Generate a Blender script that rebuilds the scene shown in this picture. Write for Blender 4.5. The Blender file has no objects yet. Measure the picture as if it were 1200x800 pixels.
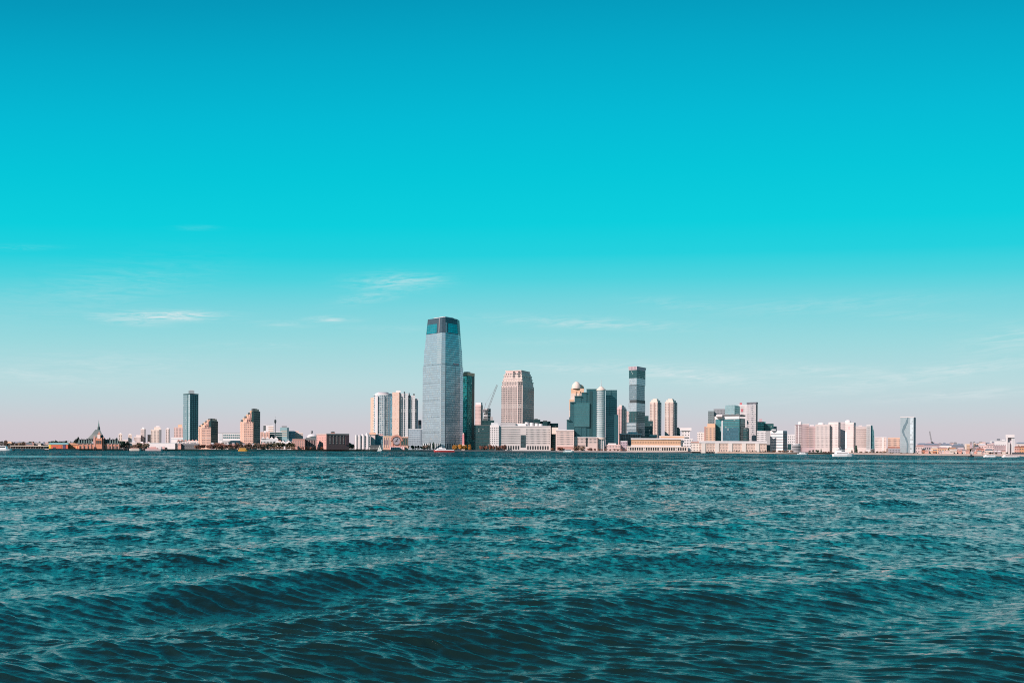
import bpy, math, random
import numpy as np
from mathutils import Vector, Matrix

S = bpy.context.scene
COL = S.collection
random.seed(7)

# ------------------------------------------------------------------ camera
F = 970.0            # focal length in photo pixels (1200 wide)
CX, CY = 600.0, 525.5
ROLL = 0.0055
CAMH = 5.0
cam_d = bpy.data.cameras.new('camera')
cam = bpy.data.objects.new('camera', cam_d)
COL.objects.link(cam)
cam_d.sensor_fit = 'HORIZONTAL'
cam_d.sensor_width = 36.0
cam_d.lens = 36.0 * F / 1200.0
cam_d.shift_y = (CY - 400.0) / 1200.0
cam_d.clip_start = 0.5
cam_d.clip_end = 60000.0
cam.matrix_world = (Matrix.Translation((0, 0, CAMH)) @ Matrix.Rotation(math.radians(90), 4, 'X')
                    @ Matrix.Rotation(ROLL, 4, 'Z'))
S.camera = cam

# ------------------------------------------------------------------ sky and sun
SUN = Vector((-0.69, -0.50, 0.53)).normalized()
SUN_EL = math.asin(SUN.z)
SUN_AZ = math.atan2(SUN.x, SUN.y)        # clockwise from +Y

def lin(r, g, b):
    f = lambda c: (c / 255.0) / 12.92 if c / 255.0 <= 0.04045 else ((c / 255.0 + 0.055) / 1.055) ** 2.4
    return (f(r), f(g), f(b), 1.0)

class NT:
    """small helper to write node trees as expressions"""
    def __init__(self, tree):
        self.t = tree; tree.nodes.clear()
    def n(self, typ, **kw):
        nd = self.t.nodes.new(typ)
        for k, v in kw.items(): setattr(nd, k, v)
        return nd
    def set(self, sock, v):
        if hasattr(v, 'links') or isinstance(v, bpy.types.NodeSocket): self.t.links.new(v, sock)
        elif v is not None: sock.default_value = v
    def m(self, op, a, b=None, c=None, clamp=False):
        nd = self.n('ShaderNodeMath', operation=op, use_clamp=clamp)
        for i, v in enumerate((a, b, c)):
            if v is not None: self.set(nd.inputs[i], v)
        return nd.outputs[0]
    def mix(self, f, a, b, blend='MIX'):
        nd = self.n('ShaderNodeMix', data_type='RGBA', blend_type=blend)
        self.set(nd.inputs[0], f); self.set(nd.inputs[6], a); self.set(nd.inputs[7], b)
        return nd.outputs[2]
    def fmix(self, f, a, b):
        nd = self.n('ShaderNodeMix', data_type='FLOAT')
        self.set(nd.inputs[0], f); self.set(nd.inputs[2], a); self.set(nd.inputs[3], b)
        return nd.outputs[0]
    def xyz(self, v):
        nd = self.n('ShaderNodeSeparateXYZ'); self.set(nd.inputs[0], v); return nd.outputs
    def comb(self, x, y, z=0.0):
        nd = self.n('ShaderNodeCombineXYZ')
        for i, v in enumerate((x, y, z)): self.set(nd.inputs[i], v)
        return nd.outputs[0]
    def noise(self, vec, scale, detail=4.0, rough=0.55, dist=0.0):
        nd = self.n('ShaderNodeTexNoise')
        self.set(nd.inputs['Vector'], vec); nd.inputs['Scale'].default_value = scale
        nd.inputs['Detail'].default_value = detail; nd.inputs['Roughness'].default_value = rough
        nd.inputs['Distortion'].default_value = dist
        return nd.outputs[0]
    def ramp(self, f, stops, interp='LINEAR'):
        nd = self.n('ShaderNodeValToRGB'); cr = nd.color_ramp; cr.interpolation = interp
        while len(cr.elements) < len(stops): cr.elements.new(0.5)
        for e, (p, c) in zip(cr.elements, stops):
            e.position = p; e.color = c if len(c) == 4 else (*c, 1)
        self.set(nd.inputs[0], f)
        return nd.outputs[0]
    def vmul(self, v, xyz):
        nd = self.n('ShaderNodeVectorMath', operation='MULTIPLY'); self.set(nd.inputs[0], v); nd.inputs[1].default_value = xyz
        return nd.outputs[0]

W = bpy.data.worlds.new('World'); S.world = W; W.use_nodes = True
w = NT(W.node_tree)
sky = w.n('ShaderNodeTexSky', sky_type='NISHITA')
sky.sun_disc = False
sky.sun_elevation = SUN_EL
sky.sun_rotation = SUN_AZ
sky.altitude = 0; sky.air_density = 1.0; sky.dust_density = 1.6; sky.ozone_density = 1.5
d = w.n('ShaderNodeTexCoord').outputs['Generated']
dx, dy, dz = w.xyz(d)
# teal grade of a clear autumn sky: elevation (sine) -> hue, from pinkish haze at the horizon to deep cyan
az = w.m('ARCTAN2', dx, dy)
el = w.m('ARCSINE', dz)
# the blue deepens a little away from the middle of the view's bearing and towards the south
near_az = w.m('MAXIMUM', w.m('MINIMUM', az, 0.9), -0.9)
deep = w.m('ADD', w.m('ADD', 1.0, w.m('MULTIPLY', w.m('MULTIPLY', near_az, near_az), 0.42)), w.m('MULTIPLY', near_az, -0.075))
grade = w.ramp(w.m('ADD', w.m('MULTIPLY', w.m('MULTIPLY', dz, deep), 0.9), 0.1), [
    (0.0, lin(60, 110, 120)), (0.094, lin(150, 172, 180)), (0.100, lin(208, 197, 205)), (0.1235, lin(207, 202, 209)),
    (0.147, lin(196, 211, 217)), (0.170, lin(186, 218, 222)), (0.213, lin(156, 217, 222)), (0.252, lin(122, 213, 222)),
    (0.281, lin(76, 211, 222)), (0.305, lin(34, 209, 222)), (0.335, lin(7, 207, 221)), (0.385, lin(0, 198, 217)), (0.432, lin(0, 187, 213)),
    (0.49, lin(0, 170, 201)), (0.535, lin(0, 153, 187)), (0.62, lin(0, 132, 170)), (1.0, lin(0, 90, 135))])
nish = w.mix(1.0, sky.outputs[0], (0.10, 0.13, 0.13, 1), 'MULTIPLY')
col = w.mix(0.012, grade, nish)
# cirrus wisps: noise streaks in direction space (azimuth, elevation)
def px_dir(px, py):
    a = math.atan2(px - CX, F)
    return a, math.atan((CY + (px - CX) * ROLL - py) / math.hypot(F, px - CX))
def wisp(px, py, wpx, hpx, slope, amp):
    a0, e0 = px_dir(px, py)
    da = w.m('SUBTRACT', az, a0)
    u = w.m('DIVIDE', da, wpx / F)
    v = w.m('DIVIDE', w.m('SUBTRACT', w.m('SUBTRACT', el, e0), w.m('MULTIPLY', da, slope)), hpx / F)
    g = w.m('ADD', w.m('MULTIPLY', u, u), w.m('MULTIPLY', v, v))
    return w.m('MULTIPLY', w.m('EXPONENT', w.m('MULTIPLY', g, -1.0)), amp)
mask = None
for args in [(197, 370, 46, 5.0, 0.06, 2.3), (150, 374, 34, 5, -0.02, 1.2), (388, 374, 26, 3.2, 0.05, 1.15), (330, 380, 24, 2.6, 0.02, .7), (465, 331, 46, 9, 0.05, 1.0), (435, 348, 34, 6, .2, .8), (500, 328, 24, 4, -.04, .7),
             (120, 342, 90, 22, 0.25, .28), (232, 267, 22, 2.5, .1, .10), (10, 290, 36, 2.5, .12, .2), (330, 380, 34, 4, .0, .4), (690, 379, 110, 6, -.05, .8),
             (800, 357, 60, 7, -.1, .32), (960, 358, 120, 8, .0, .30), (1190, 398, 45, 14, .1, .6), (40, 440, 70, 8, -.05, .55),
             (120, 428, 100, 14, .05, .4), (800, 438, 90, 10, -.1, 1.0), (1080, 440, 130, 9, .13, .85), (960, 435, 100, 8, -.08, .7), (700, 432, 120, 6, -.03, .8), (1130, 462, 80, 5, .04, .8), (455, 385, 45, 4, 0.02, .3),
             (300, 405, 60, 4, .05, .3), (640, 400, 60, 4, .0, .25), (1060, 370, 60, 5, -.1, .3)]:
    g = wisp(*args)
    mask = g if mask is None else w.m('MAXIMUM', mask, g)
cv = w.comb(w.m('ADD', az, w.m('MULTIPLY', el, 0.6)), w.m('MULTIPLY', w.m('SUBTRACT', el, w.m('MULTIPLY', az, 0.06)), 9.0), 0.0)
streak = w.noise(cv, 21.0, 9.0, 0.72, 1.0)
fine = w.m('MULTIPLY', w.m('SUBTRACT', streak, 0.40), 3.6, clamp=True)
wis = w.m('MULTIPLY', w.m('MULTIPLY', mask, fine), 0.62, clamp=True)
col = w.mix(wis, col, lin(226, 235, 237))
bg = w.n('ShaderNodeBackground'); w.set(bg.inputs[0], col); bg.inputs[1].default_value = 0.732
w.t.links.new(bg.outputs[0], w.n('ShaderNodeOutputWorld').inputs[0])

sun_d = bpy.data.lights.new('sun', 'SUN'); sun_d.energy = 4.7; sun_d.angle = math.radians(0.5); sun_d.color = (1.0, 0.825, 0.78)
sun = bpy.data.objects.new('sun', sun_d); COL.objects.link(sun)
sun.rotation_euler = SUN.to_track_quat('Z', 'Y').to_euler()
sun.location = (-200, -200, 300)

S.view_settings.view_transform = 'Standard'
S.view_settings.look = 'None'
S.view_settings.gamma = 1.0
S.view_settings.use_curve_mapping = False
S.view_settings.exposure = 0.45        # the photograph is exposed for the sunlit facades
S.cycles.max_bounces = 4
S.cycles.filter_width = 1.0
S.cycles.use_denoising = False
S.cycles.sample_clamp_direct = 1.0
S.cycles.sample_clamp_indirect = 1.3
S.cycles.caustics_reflective = False
S.cycles.caustics_refractive = False

# ------------------------------------------------------------------ helpers: materials, tagging
MATS = {}
def principled(name):
    m = bpy.data.materials.new(name); m.use_nodes = True
    t = NT(m.node_tree)
    p = t.n('ShaderNodeBsdfPrincipled'); o = t.n('ShaderNodeOutputMaterial')
    t.t.links.new(p.outputs[0], o.inputs[0])
    MATS[name] = m
    return m, t, p

# ------------------------------------------------------------------ water: displaced river surface
def build_water():
    rng = np.random.default_rng(11)
    # rows: about 0.75 px apart near, out to the far shore; columns: angular fan, +-46 degrees
    ys = np.concatenate([np.linspace(330, 40, 420), np.linspace(39.5, 3.0, 110)])
    r = CAMH * F / ys
    r = np.concatenate([np.linspace(7.0, r[0] - 0.1, 60), r, np.array([1800, 2300, 3200, 5000, 9000, 20000, 45000])])
    th = np.radians(np.linspace(-46, 46, 1150))
    R, T = np.meshgrid(r, th, indexing='ij')
    X0 = R * np.sin(T); Y0 = R * np.cos(T)
    dr = np.gradient(r)[:, None] * np.ones_like(T)
    Z = np.zeros_like(X0); DX = np.zeros_like(X0); DY = np.zeros_like(X0)
    # wind sea: crests mostly across the view, running a little to the right
    comps = []
    n = 440
    for i in range(n):
        lam = math.exp(rng.uniform(math.log(0.17), math.log(20.0)))
        if lam > 3: ang = math.radians(266) + rng.normal() * 0.34
        elif i % 4 == 0: ang = math.radians(230) + rng.normal() * 0.15      # short sea crossing from the right
        else: ang = math.radians(252) + rng.normal() * (0.15 if lam < 1.4 else 0.26)
        # slope spectrum
        slope = 0.0520 if lam < 0.62 else (0.0115 if lam < 3.5 else 0.0055)
        comps.append((lam, ang, slope * rng.uniform(0.6, 1.4), rng.uniform(0, 2 * math.pi)))
    for i in range(12):                                        # old wake swell, crests running off to the upper right
        comps.append((math.exp(rng.uniform(math.log(4.5), math.log(12.0))), math.radians(308) + rng.normal() * 0.13,
                      0.031 * rng.uniform(0.6, 1.3), rng.uniform(0, 2 * math.pi)))
    # wave groups: slow envelope that raises and calms patches of chop
    env = np.zeros_like(X0)
    for i in range(14):
        lam = rng.uniform(14, 70); a = rng.uniform(0, 2 * math.pi)
        env += np.sin(2 * math.pi / lam * (X0 * math.cos(a) * 0.6 + Y0 * math.sin(a)) + rng.uniform(0, 6.28))
    env = np.clip(1.0 + 0.16 * env, 0.65, 1.5)
    for lam, ang, slope, ph in comps:
        k = 2 * math.pi / lam
        amp = slope / k
        att = np.clip((lam / (2.2 * dr)) - 0.6, 0, 1)          # drop waves the grid cannot carry
        att *= np.clip((lam / (2.2 * R * (th[1] - th[0]))) - 0.6, 0, 1)
        rows = np.where(att.max(axis=1) > 0)[0]
        if len(rows) == 0: continue
        q = rows[-1] + 1
        kx, ky = k * math.cos(ang), k * math.sin(ang)
        P = kx * X0[:q] + ky * Y0[:q] + ph
        e = env[:q] if lam < 5 else 1.0
        A = amp * att[:q] * e
        Z[:q] += A * np.cos(P)
        s = A * np.sin(P) * (0.7 if lam < 1.3 else 0.55)
        DX[:q] -= s * math.cos(ang); DY[:q] -= s * math.sin(ang)
    X = X0 + DX; Y = Y0 + DY
    nr, nt = X.shape
    me = bpy.data.meshes.new('water')
    co = np.stack([X, Y, Z], -1).reshape(-1, 3).astype(np.float32)
    idx = np.arange(nr * nt, dtype=np.int32).reshape(nr, nt)
    quads = np.stack([idx[:-1, :-1], idx[:-1, 1:], idx[1:, 1:], idx[1:, :-1]], -1).reshape(-1, 4)[:, ::-1]
    nq = len(quads)
    me.vertices.add(len(co)); me.vertices.foreach_set('co', co.ravel())
    me.loops.add(nq * 4); me.loops.foreach_set('vertex_index', np.ascontiguousarray(quads).ravel())
    me.polygons.add(nq)
    me.polygons.foreach_set('loop_start', np.arange(0, nq * 4, 4, dtype=np.int32))
    me.polygons.foreach_set('loop_total', np.full(nq, 4, dtype=np.int32))
    me.polygons.foreach_set('use_smooth', np.ones(nq, dtype=bool))
    me.update(); me.validate()
    ob = bpy.data.objects.new('water', me); COL.objects.link(ob)
    m, t, p = principled('river_water')
    pos = t.n('ShaderNodeNewGeometry').outputs['Position']
    x, y, z = t.xyz(pos)
    dist = t.m('SQRT', t.m('ADD', t.m('MULTIPLY', x, x), t.m('MULTIPLY', y, y)))
    # ripples, finest near the boat; longer, stretched chop farther out
    rot = t.n('ShaderNodeMapping'); t.set(rot.inputs[0], pos); rot.inputs['Rotation'].default_value = (0, 0, math.radians(14))
    v1 = t.vmul(rot.outputs[0], (0.55, 1.0, 1.0))
    rip = t.noise(v1, 4.6, 6.0, 0.66, 0.3)
    rot2 = t.n('ShaderNodeMapping'); t.set(rot2.inputs[0], pos); rot2.inputs['Rotation'].default_value = (0, 0, math.radians(-4))
    chop = t.noise(t.vmul(rot2.outputs[0], (0.35, 1.0, 1.0)), 0.42, 5.0, 0.62, 0.3)
    swell = t.noise(t.vmul(rot2.outputs[0], (0.22, 1.0, 1.0)), 0.060, 4.0, 0.6, 0.3)
    far1 = t.m('DIVIDE', t.m('SUBTRACT', dist, 12.0), 55.0, clamp=True)
    far2 = t.m('DIVIDE', t.m('SUBTRACT', dist, 60.0), 200.0, clamp=True)
    # slicks and cat's-paws: long patches where the chop is calmer
    pat = t.noise(t.vmul(rot2.outputs[0], (0.25, 1.0, 1.0)), 0.018, 3.0, 0.6, 0.5)
    calm = t.ramp(pat, [(0.34, (0.5,) * 3), (0.64, (1.2,) * 3)])
    wob = t.m('MULTIPLY', t.m('SUBTRACT', t.noise(t.vmul(pos, (1.0, 3.0, 1.0)), 0.006, 3.0), 0.5), 160.0)
    slick = t.ramp(t.m('MULTIPLY', t.m('ADD', y, wob), 0.001), [(0.345, (1,) * 3), (0.365, (0.45,) * 3), (0.43, (0.45,) * 3), (0.47, (1,) * 3)])
    damp = t.m('MULTIPLY', calm, slick)
    h = t.m('ADD', t.m('MULTIPLY', rip, 0.035), t.m('MULTIPLY', t.m('MULTIPLY', chop, far1), 0.22))
    bmp = t.n('ShaderNodeBump'); bmp.inputs['Strength'].default_value = 1.0; bmp.inputs['Distance'].default_value = 1.0
    t.set(bmp.inputs['Height'], t.m('MULTIPLY', h, damp))
    # far off the chop is finer than the mesh: tilt the facets by its slope, steeper on the lee (-y) side
    def vn(vec, scale, detail, rough=0.6):
        nd = t.n('ShaderNodeTexNoise'); t.set(nd.inputs['Vector'], vec); nd.inputs['Scale'].default_value = scale
        nd.inputs['Detail'].default_value = detail; nd.inputs['Roughness'].default_value = rough
        return t.xyz(nd.outputs[1])
    far3 = t.m('DIVIDE', t.m('SUBTRACT', dist, 160.0), 300.0, clamp=True)
    a1 = vn(t.vmul(rot2.outputs[0], (0.85, 0.40, 1.0)), 1.0, 4.0, 0.68)
    a2 = vn(t.vmul(rot2.outputs[0], (0.42, 0.085, 1.0)), 1.0, 4.0, 0.68)
    a3 = vn(t.vmul(rot2.outputs[0], (0.20, 0.020, 1.0)), 1.0, 5.0, 0.70)
    a0 = vn(t.vmul(rot2.outputs[0], (2.3, 2.6, 1.0)), 1.0, 4.0, 0.68)
    near = t.m('DIVIDE', t.m('SUBTRACT', dist, 10.0), 30.0, clamp=True)
    w1 = t.m('DIVIDE', t.m('SUBTRACT', dist, 45.0), 80.0, clamp=True)
    c = lambda v, k, f=None: t.m('MULTIPLY', t.m('SUBTRACT', v, 0.5), k if f is None else t.m('MULTIPLY', f, k))
    sx = t.m('ADD', t.m('ADD', c(a1[0], 0.8, w1), c(a2[0], 0.6, far2)), c(a0[0], 0.8))
    sy = t.m('ADD', t.m('ADD', c(a1[1], 1.7, w1), c(a2[1], 1.5, far2)), c(a3[1], 1.5, far3))
    sy = t.m('ADD', sy, c(a0[1], 2.1))
    sy = t.m('MULTIPLY', t.m('SUBTRACT', sy, t.m('ADD', t.m('ADD', t.m('ADD', 0.02, t.m('MULTIPLY', w1, 0.09)), t.m('MULTIPLY', far2, 0.16)), t.m('MULTIPLY', far3, 0.16))), damp)
    tilt = t.comb(t.m('MULTIPLY', sx, near), t.m('MULTIPLY', sy, near), 0.0)
    add = t.n('ShaderNodeVectorMath', operation='ADD'); t.set(add.inputs[0], bmp.outputs[0]); t.set(add.inputs[1], tilt)
    nrm = t.n('ShaderNodeVectorMath', operation='NORMALIZE'); t.set(nrm.inputs[0], add.outputs[0])
    p.inputs['Base Color'].default_value = (0.0055, 0.0150, 0.0112, 1)
    p.inputs['Roughness'].default_value = 0.03
    p.inputs['IOR'].default_value = 1.52
    t.set(p.inputs['Normal'], nrm.outputs[0])
    me.materials.append(m)
    ob['kind'] = 'structure'
    return ob
water = build_water()

# ------------------------------------------------------------------ placing by bearing and distance
GZ = 2.0                                             # level of the quays above the river
def hor(px): return CY + (px - CX) * ROLL
def X(px, D): return (px - CX) / F * D
def Zp(px, py, D): return CAMH + (hor(px) - py) * D / F
SHORE = [(-260, 800), (0, 890), (150, 1000), (300, 1120), (450, 1330), (520, 1430), (600, 1450), (700, 1400), (850, 1250), (1000, 1050), (1200, 830), (1460, 640)]
def shore(px):
    for (a, da), (b, db) in zip(SHORE, SHORE[1:]):
        if px <= b: return da + (db - da) * (px - a) / (b - a)
    return SHORE[-1][1]
def raft(px, py): return CAMH * F / (py - hor(px))   # distance of something whose waterline shows at py

class MB:
    """collects faces (with metre UVs) for one mesh"""
    def __init__(self): self.v = []; self.f = []; self.uv = []; self.sm = []
    def face(self, pts, uvs=None, smooth=False):
        n = len(self.v); self.v += [tuple(p) for p in pts]; self.f.append(list(range(n, n + len(pts))))
        self.uv += uvs if uvs else [(p[0], p[1]) for p in pts]; self.sm.append(smooth)
    def frustum(self, p0, z0, p1, z1, caps=True, smooth=False):
        u = 0.0; k = len(p0)
        for i in range(k):
            a, b = p0[i], p0[(i + 1) % k]; c, d = p1[(i + 1) % k], p1[i]
            L = math.hypot(b[0] - a[0], b[1] - a[1])
            self.face([(*a, z0), (*b, z0), (*c, z1), (*d, z1)], [(u, z0), (u + L, z0), (u + L, z1), (u, z1)], smooth)
            u += L
        if caps:
            self.face([(*p, z1) for p in p1]); self.face([(*p, z0) for p in reversed(p0)])
        return self
    def prism(self, poly, z0, z1, caps=True, smooth=False): return self.frustum(poly, z0, poly, z1, caps, smooth)
    def box(self, x0, x1, y0, y1, z0, z1): return self.prism([(x0, y0), (x1, y0), (x1, y1), (x0, y1)], z0, z1)
    def bar(self, a, b, r, n=6, r1=None):
        a = Vector(a); b = Vector(b); d = (b - a).normalized()
        s = d.orthogonal().normalized(); t = d.cross(s); r1 = r if r1 is None else r1
        ring = lambda c, q: [c + (s * math.cos(2 * math.pi * i / n) + t * math.sin(2 * math.pi * i / n)) * q for i in range(n)]
        A, B_ = ring(a, r), ring(b, r1); L = (b - a).length
        for i in range(n):
            j = (i + 1) % n
            self.face([A[i], A[j], B_[j], B_[i]], [(i, 0), (i + 1, 0), (i + 1, L), (i, L)])
        self.face(B_); self.face(A[::-1])
        return self
    def lathe(self, cx, cy, prof, n=16, a0=0.0, a1=2 * math.pi, smooth=True):
        for (r0, z0), (r1, z1) in zip(prof, prof[1:]):
            for i in range(n):
                t0 = a0 + (a1 - a0) * i / n; t1 = a0 + (a1 - a0) * (i + 1) / n
                p = lambda r, t, z: (cx + r * math.cos(t), cy + r * math.sin(t), z)
                self.face([p(r0, t0, z0), p(r0, t1, z0), p(r1, t1, z1), p(r1, t0, z1)],
                          [(r0 * t0, z0), (r0 * t1, z0), (r0 * t1, z1), (r0 * t0, z1)], smooth)
        return self
    def build(self, name, mat, parent=None):
        me = bpy.data.meshes.new(name)
        o = Vector((0, 0, 0)) if parent is None else world_loc(parent)
        me.from_pydata([(a - o.x, b - o.y, c - o.z) for a, b, c in self.v], [], self.f)
        uv = me.uv_layers.new(name='UVMap')
        uv.data.foreach_set('uv', [c for p in self.uv for c in p])
        me.polygons.foreach_set('use_smooth', self.sm)
        me.materials.append(mat); me.update()
        ob = bpy.data.objects.new(name, me); COL.objects.link(ob)
        if parent is not None: ob.parent = parent
        return ob
def world_loc(o):
    v = Vector(o.location)
    while o.parent is not None: o = o.parent; v += Vector(o.location)
    return v
def tag(o, label=None, cat=None, group=None, kind=None):
    if label: o['label'] = label
    if cat: o['category'] = cat
    if group: o['group'] = group
    if kind: o['kind'] = kind
    return o
def thing(name, label, cat, loc, group=None):
    o = bpy.data.objects.new(name, None); COL.objects.link(o); o.location = loc; o.empty_display_size = 5
    return tag(o, label, cat, group)

# ------------------------------------------------------------------ materials
def plain(name, col, rough=0.75, metal=0.0, var=0.12, scale=0.15):
    if name in MATS: return MATS[name]
    m, t, p = principled(name)
    pos = t.n('ShaderNodeNewGeometry').outputs['Position']
    n = t.noise(pos, scale, 5.0, 0.6)
    f = t.m('ADD', 1.0 - var, t.m('MULTIPLY', n, 2 * var))
    c = t.mix(1.0, (*col, 1), t.comb(f, f, f), 'MULTIPLY')
    t.set(p.inputs['Base Color'], c)
    p.inputs['Roughness'].default_value = rough; p.inputs['Metallic'].default_value = metal
    return m
def facade(name, wall, glass, pu, pv, fu=0.6, fv=0.6, metal=0.5, rough=0.12, var=0.35, dirt=0.10, tilt=0.02, blinds=0.12, ou=0.0):
    """wall with a grid of glazing: cell pu x pv metres, glazed over the fraction fu x fv"""
    if name in MATS: return MATS[name]
    m, t, p = principled(name)
    uv = t.n('ShaderNodeUVMap'); uv.uv_map = 'UVMap'
    u, v, _ = t.xyz(uv.outputs[0])
    us = t.m('ADD', t.m('DIVIDE', u, pu), ou); vs = t.m('DIVIDE', v, pv)
    inu = t.m('LESS_THAN', t.m('FRACT', us), fu) if fu < 1 else 1.0
    inv = t.m('LESS_THAN', t.m('FRACT', vs), fv) if fv < 1 else 1.0
    win = t.m('MULTIPLY', inu, inv)
    wn = t.n('ShaderNodeTexWhiteNoise', noise_dimensions='3D')
    t.set(wn.inputs[0], t.comb(t.m('FLOOR', us), t.m('FLOOR', vs), 0.37))
    rnd = wn.outputs[0]
    pos = t.n('ShaderNodeNewGeometry').outputs['Position']
    big = t.noise(pos, 0.05, 4.0, 0.6)
    g = t.m('ADD', 1.0 - var, t.m('MULTIPLY', rnd, 2 * var))
    gc = t.mix(1.0, (*glass, 1), t.comb(g, g, g), 'MULTIPLY')
    blind = t.m('GREATER_THAN', rnd, 1.0 - blinds)
    gc = t.mix(t.m('MULTIPLY', blind, 0.55), gc, (0.50, 0.50, 0.47, 1))
    d = t.m('ADD', 1.0 - dirt, t.m('MULTIPLY', big, 2 * dirt))
    wc = t.mix(1.0, (*wall, 1), t.comb(d, d, d), 'MULTIPLY')
    t.set(p.inputs['Base Color'], t.mix(win, wc, gc))
    t.set(p.inputs['Roughness'], t.fmix(win, 0.8, rough))
    t.set(p.inputs['Metallic'], t.m('MULTIPLY', win, metal))
    if tilt:
        nrm = t.n('ShaderNodeNewGeometry').outputs['Normal']
        off = t.n('ShaderNodeVectorMath', operation='SUBTRACT'); t.set(off.inputs[0], wn.outputs[1]); off.inputs[1].default_value = (.5, .5, .5)
        ad = t.n('ShaderNodeVectorMath', operation='MULTIPLY_ADD')
        t.set(ad.inputs[0], off.outputs[0]); ad.inputs[1].default_value = (tilt,) * 3; t.set(ad.inputs[2], nrm)
        nn = t.n('ShaderNodeVectorMath', operation='NORMALIZE'); t.set(nn.inputs[0], ad.outputs[0])
        t.set(p.inputs['Normal'], nn.outputs[0])
    return m

P = plain
white = P('white_paint', (.68, .635, .625)); cream = P('cream_stone', (.66, .55, .48)); peach = P('peach_stucco', (.66, .42, .28))
pinkst = P('pink_stone', (.60, .43, .40)); tan = P('tan_stone', (.56, .45, .41)); greyc = P('grey_concrete', (.36, .35, .35))
brickm = P('red_brick', (.34, .14, .10), var=.2, scale=.6); brickl = P('pale_brick', (.46, .25, .21), var=.18, scale=.6)
orange = P('orange_paint', (.60, .20, .07)); redor = P('red_panel', (.50, .09, .05)); yellow = P('yellow_paint', (.72, .42, .04))
dark = P('dark_opening', (.025, .030, .032), rough=.5); slate = P('slate_roof', (.07, .085, .085), rough=.6); copper = P('green_copper', (.16, .26, .24))
steel = P('grey_steel', (.20, .20, .21), rough=.5); dkgrey = P('dark_grey_cladding', (.06, .075, .08), rough=.5); paleg = P('pale_grey_cladding', (.50, .52, .53))
tealr = P('teal_metal_roof', (.20, .36, .36), rough=.5); redp = P('red_paint', (.50, .06, .04), rough=.4); lilac = P('lilac_stucco', (.42, .34, .40))
glassd = facade('dark_glazing', (.03, .06, .065), (.045, .085, .095), 3.0, 3.6, .9, .8, metal=.3, blinds=.05)
winc = facade('window_column_glass', (.48, .37, .33), (.19, .17, .165), 60, 3.2, 1.0, .58, metal=.25, blinds=.15, tilt=0)
winw = facade('window_column_pale', (.64, .57, .54), (.44, .40, .395), 60, 3.2, 1.0, .60, metal=.25, blinds=.2, tilt=0)
wino = facade('window_column_teal', (.30, .36, .36), (.06, .12, .13), 60, 3.4, 1.0, .66, metal=.35, blinds=.12, tilt=0)
panel_ = facade('window_pale', (.40, .30, .25), (.30, .24, .21), 1.7, 2.2, .85, .85, metal=.1, blinds=.25, var=.45, tilt=0)
pane = facade('window_glass', (.12, .13, .13), (.13, .15, .155), 1.7, 2.2, .85, .85, metal=.3, blinds=.2, tilt=0)

# ------------------------------------------------------------------ footprints
def isect(px, p, d):
    """point on the ground line p + a*d seen at bearing px"""
    k = (px - CX) / F
    a = (k * p[1] - p[0]) / (d[0] - k * d[1])
    return (p[0] + a * d[0], p[1] + a * d[1])
def front(x0, x1, D, dep):
    """street-grid face (turned a little to the south) filling the bearings x0..x1, sides along the line of sight"""
    m = (x0 + x1) / 2; c = (X(m, D), D); L = math.hypot(*c); ray = (c[0] / L, c[1] / L)
    th = math.radians(9 if x1 - x0 < 26 else 2); r = (math.cos(th), -math.sin(th))
    a, b = isect(x0, c, r), isect(x1, c, r)
    return [a, b, (b[0] + ray[0] * dep, b[1] + ray[1] * dep), (a[0] + ray[0] * dep, a[1] + ray[1] * dep)]
def corner(x0, xc, x1, D, rot):
    th = math.radians(rot); c = (X(xc, D), D)
    dl = (-math.cos(th), math.sin(th)); dr = (math.sin(th), math.cos(th))
    a, b = isect(x0, c, dl), isect(x1, c, dr)
    return [a, c, b, (a[0] + b[0] - c[0], a[1] + b[1] - c[1])]
def roundf(x0, x1, D, n=20, sy=1.0):
    m = (x0 + x1) / 2; r = (x1 - x0) / 2 / F * D; c = (X(m, D), D + r * sy)
    return [(c[0] + r * math.cos(t), c[1] + r * sy * math.sin(t)) for t in [math.radians(180 + 360 * i / n) for i in range(n)]]
def scaled(poly, s, c=None):
    if c is None: c = (sum(p[0] for p in poly) / len(poly), sum(p[1] for p in poly) / len(poly))
    return [(c[0] + (p[0] - c[0]) * s, c[1] + (p[1] - c[1]) * s) for p in poly]
def grown(poly, d):
    c = (sum(p[0] for p in poly) / len(poly), sum(p[1] for p in poly) / len(poly))
    r = sum(math.hypot(p[0] - c[0], p[1] - c[1]) for p in poly) / len(poly)
    return scaled(poly, 1 + d / r, c)

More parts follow.
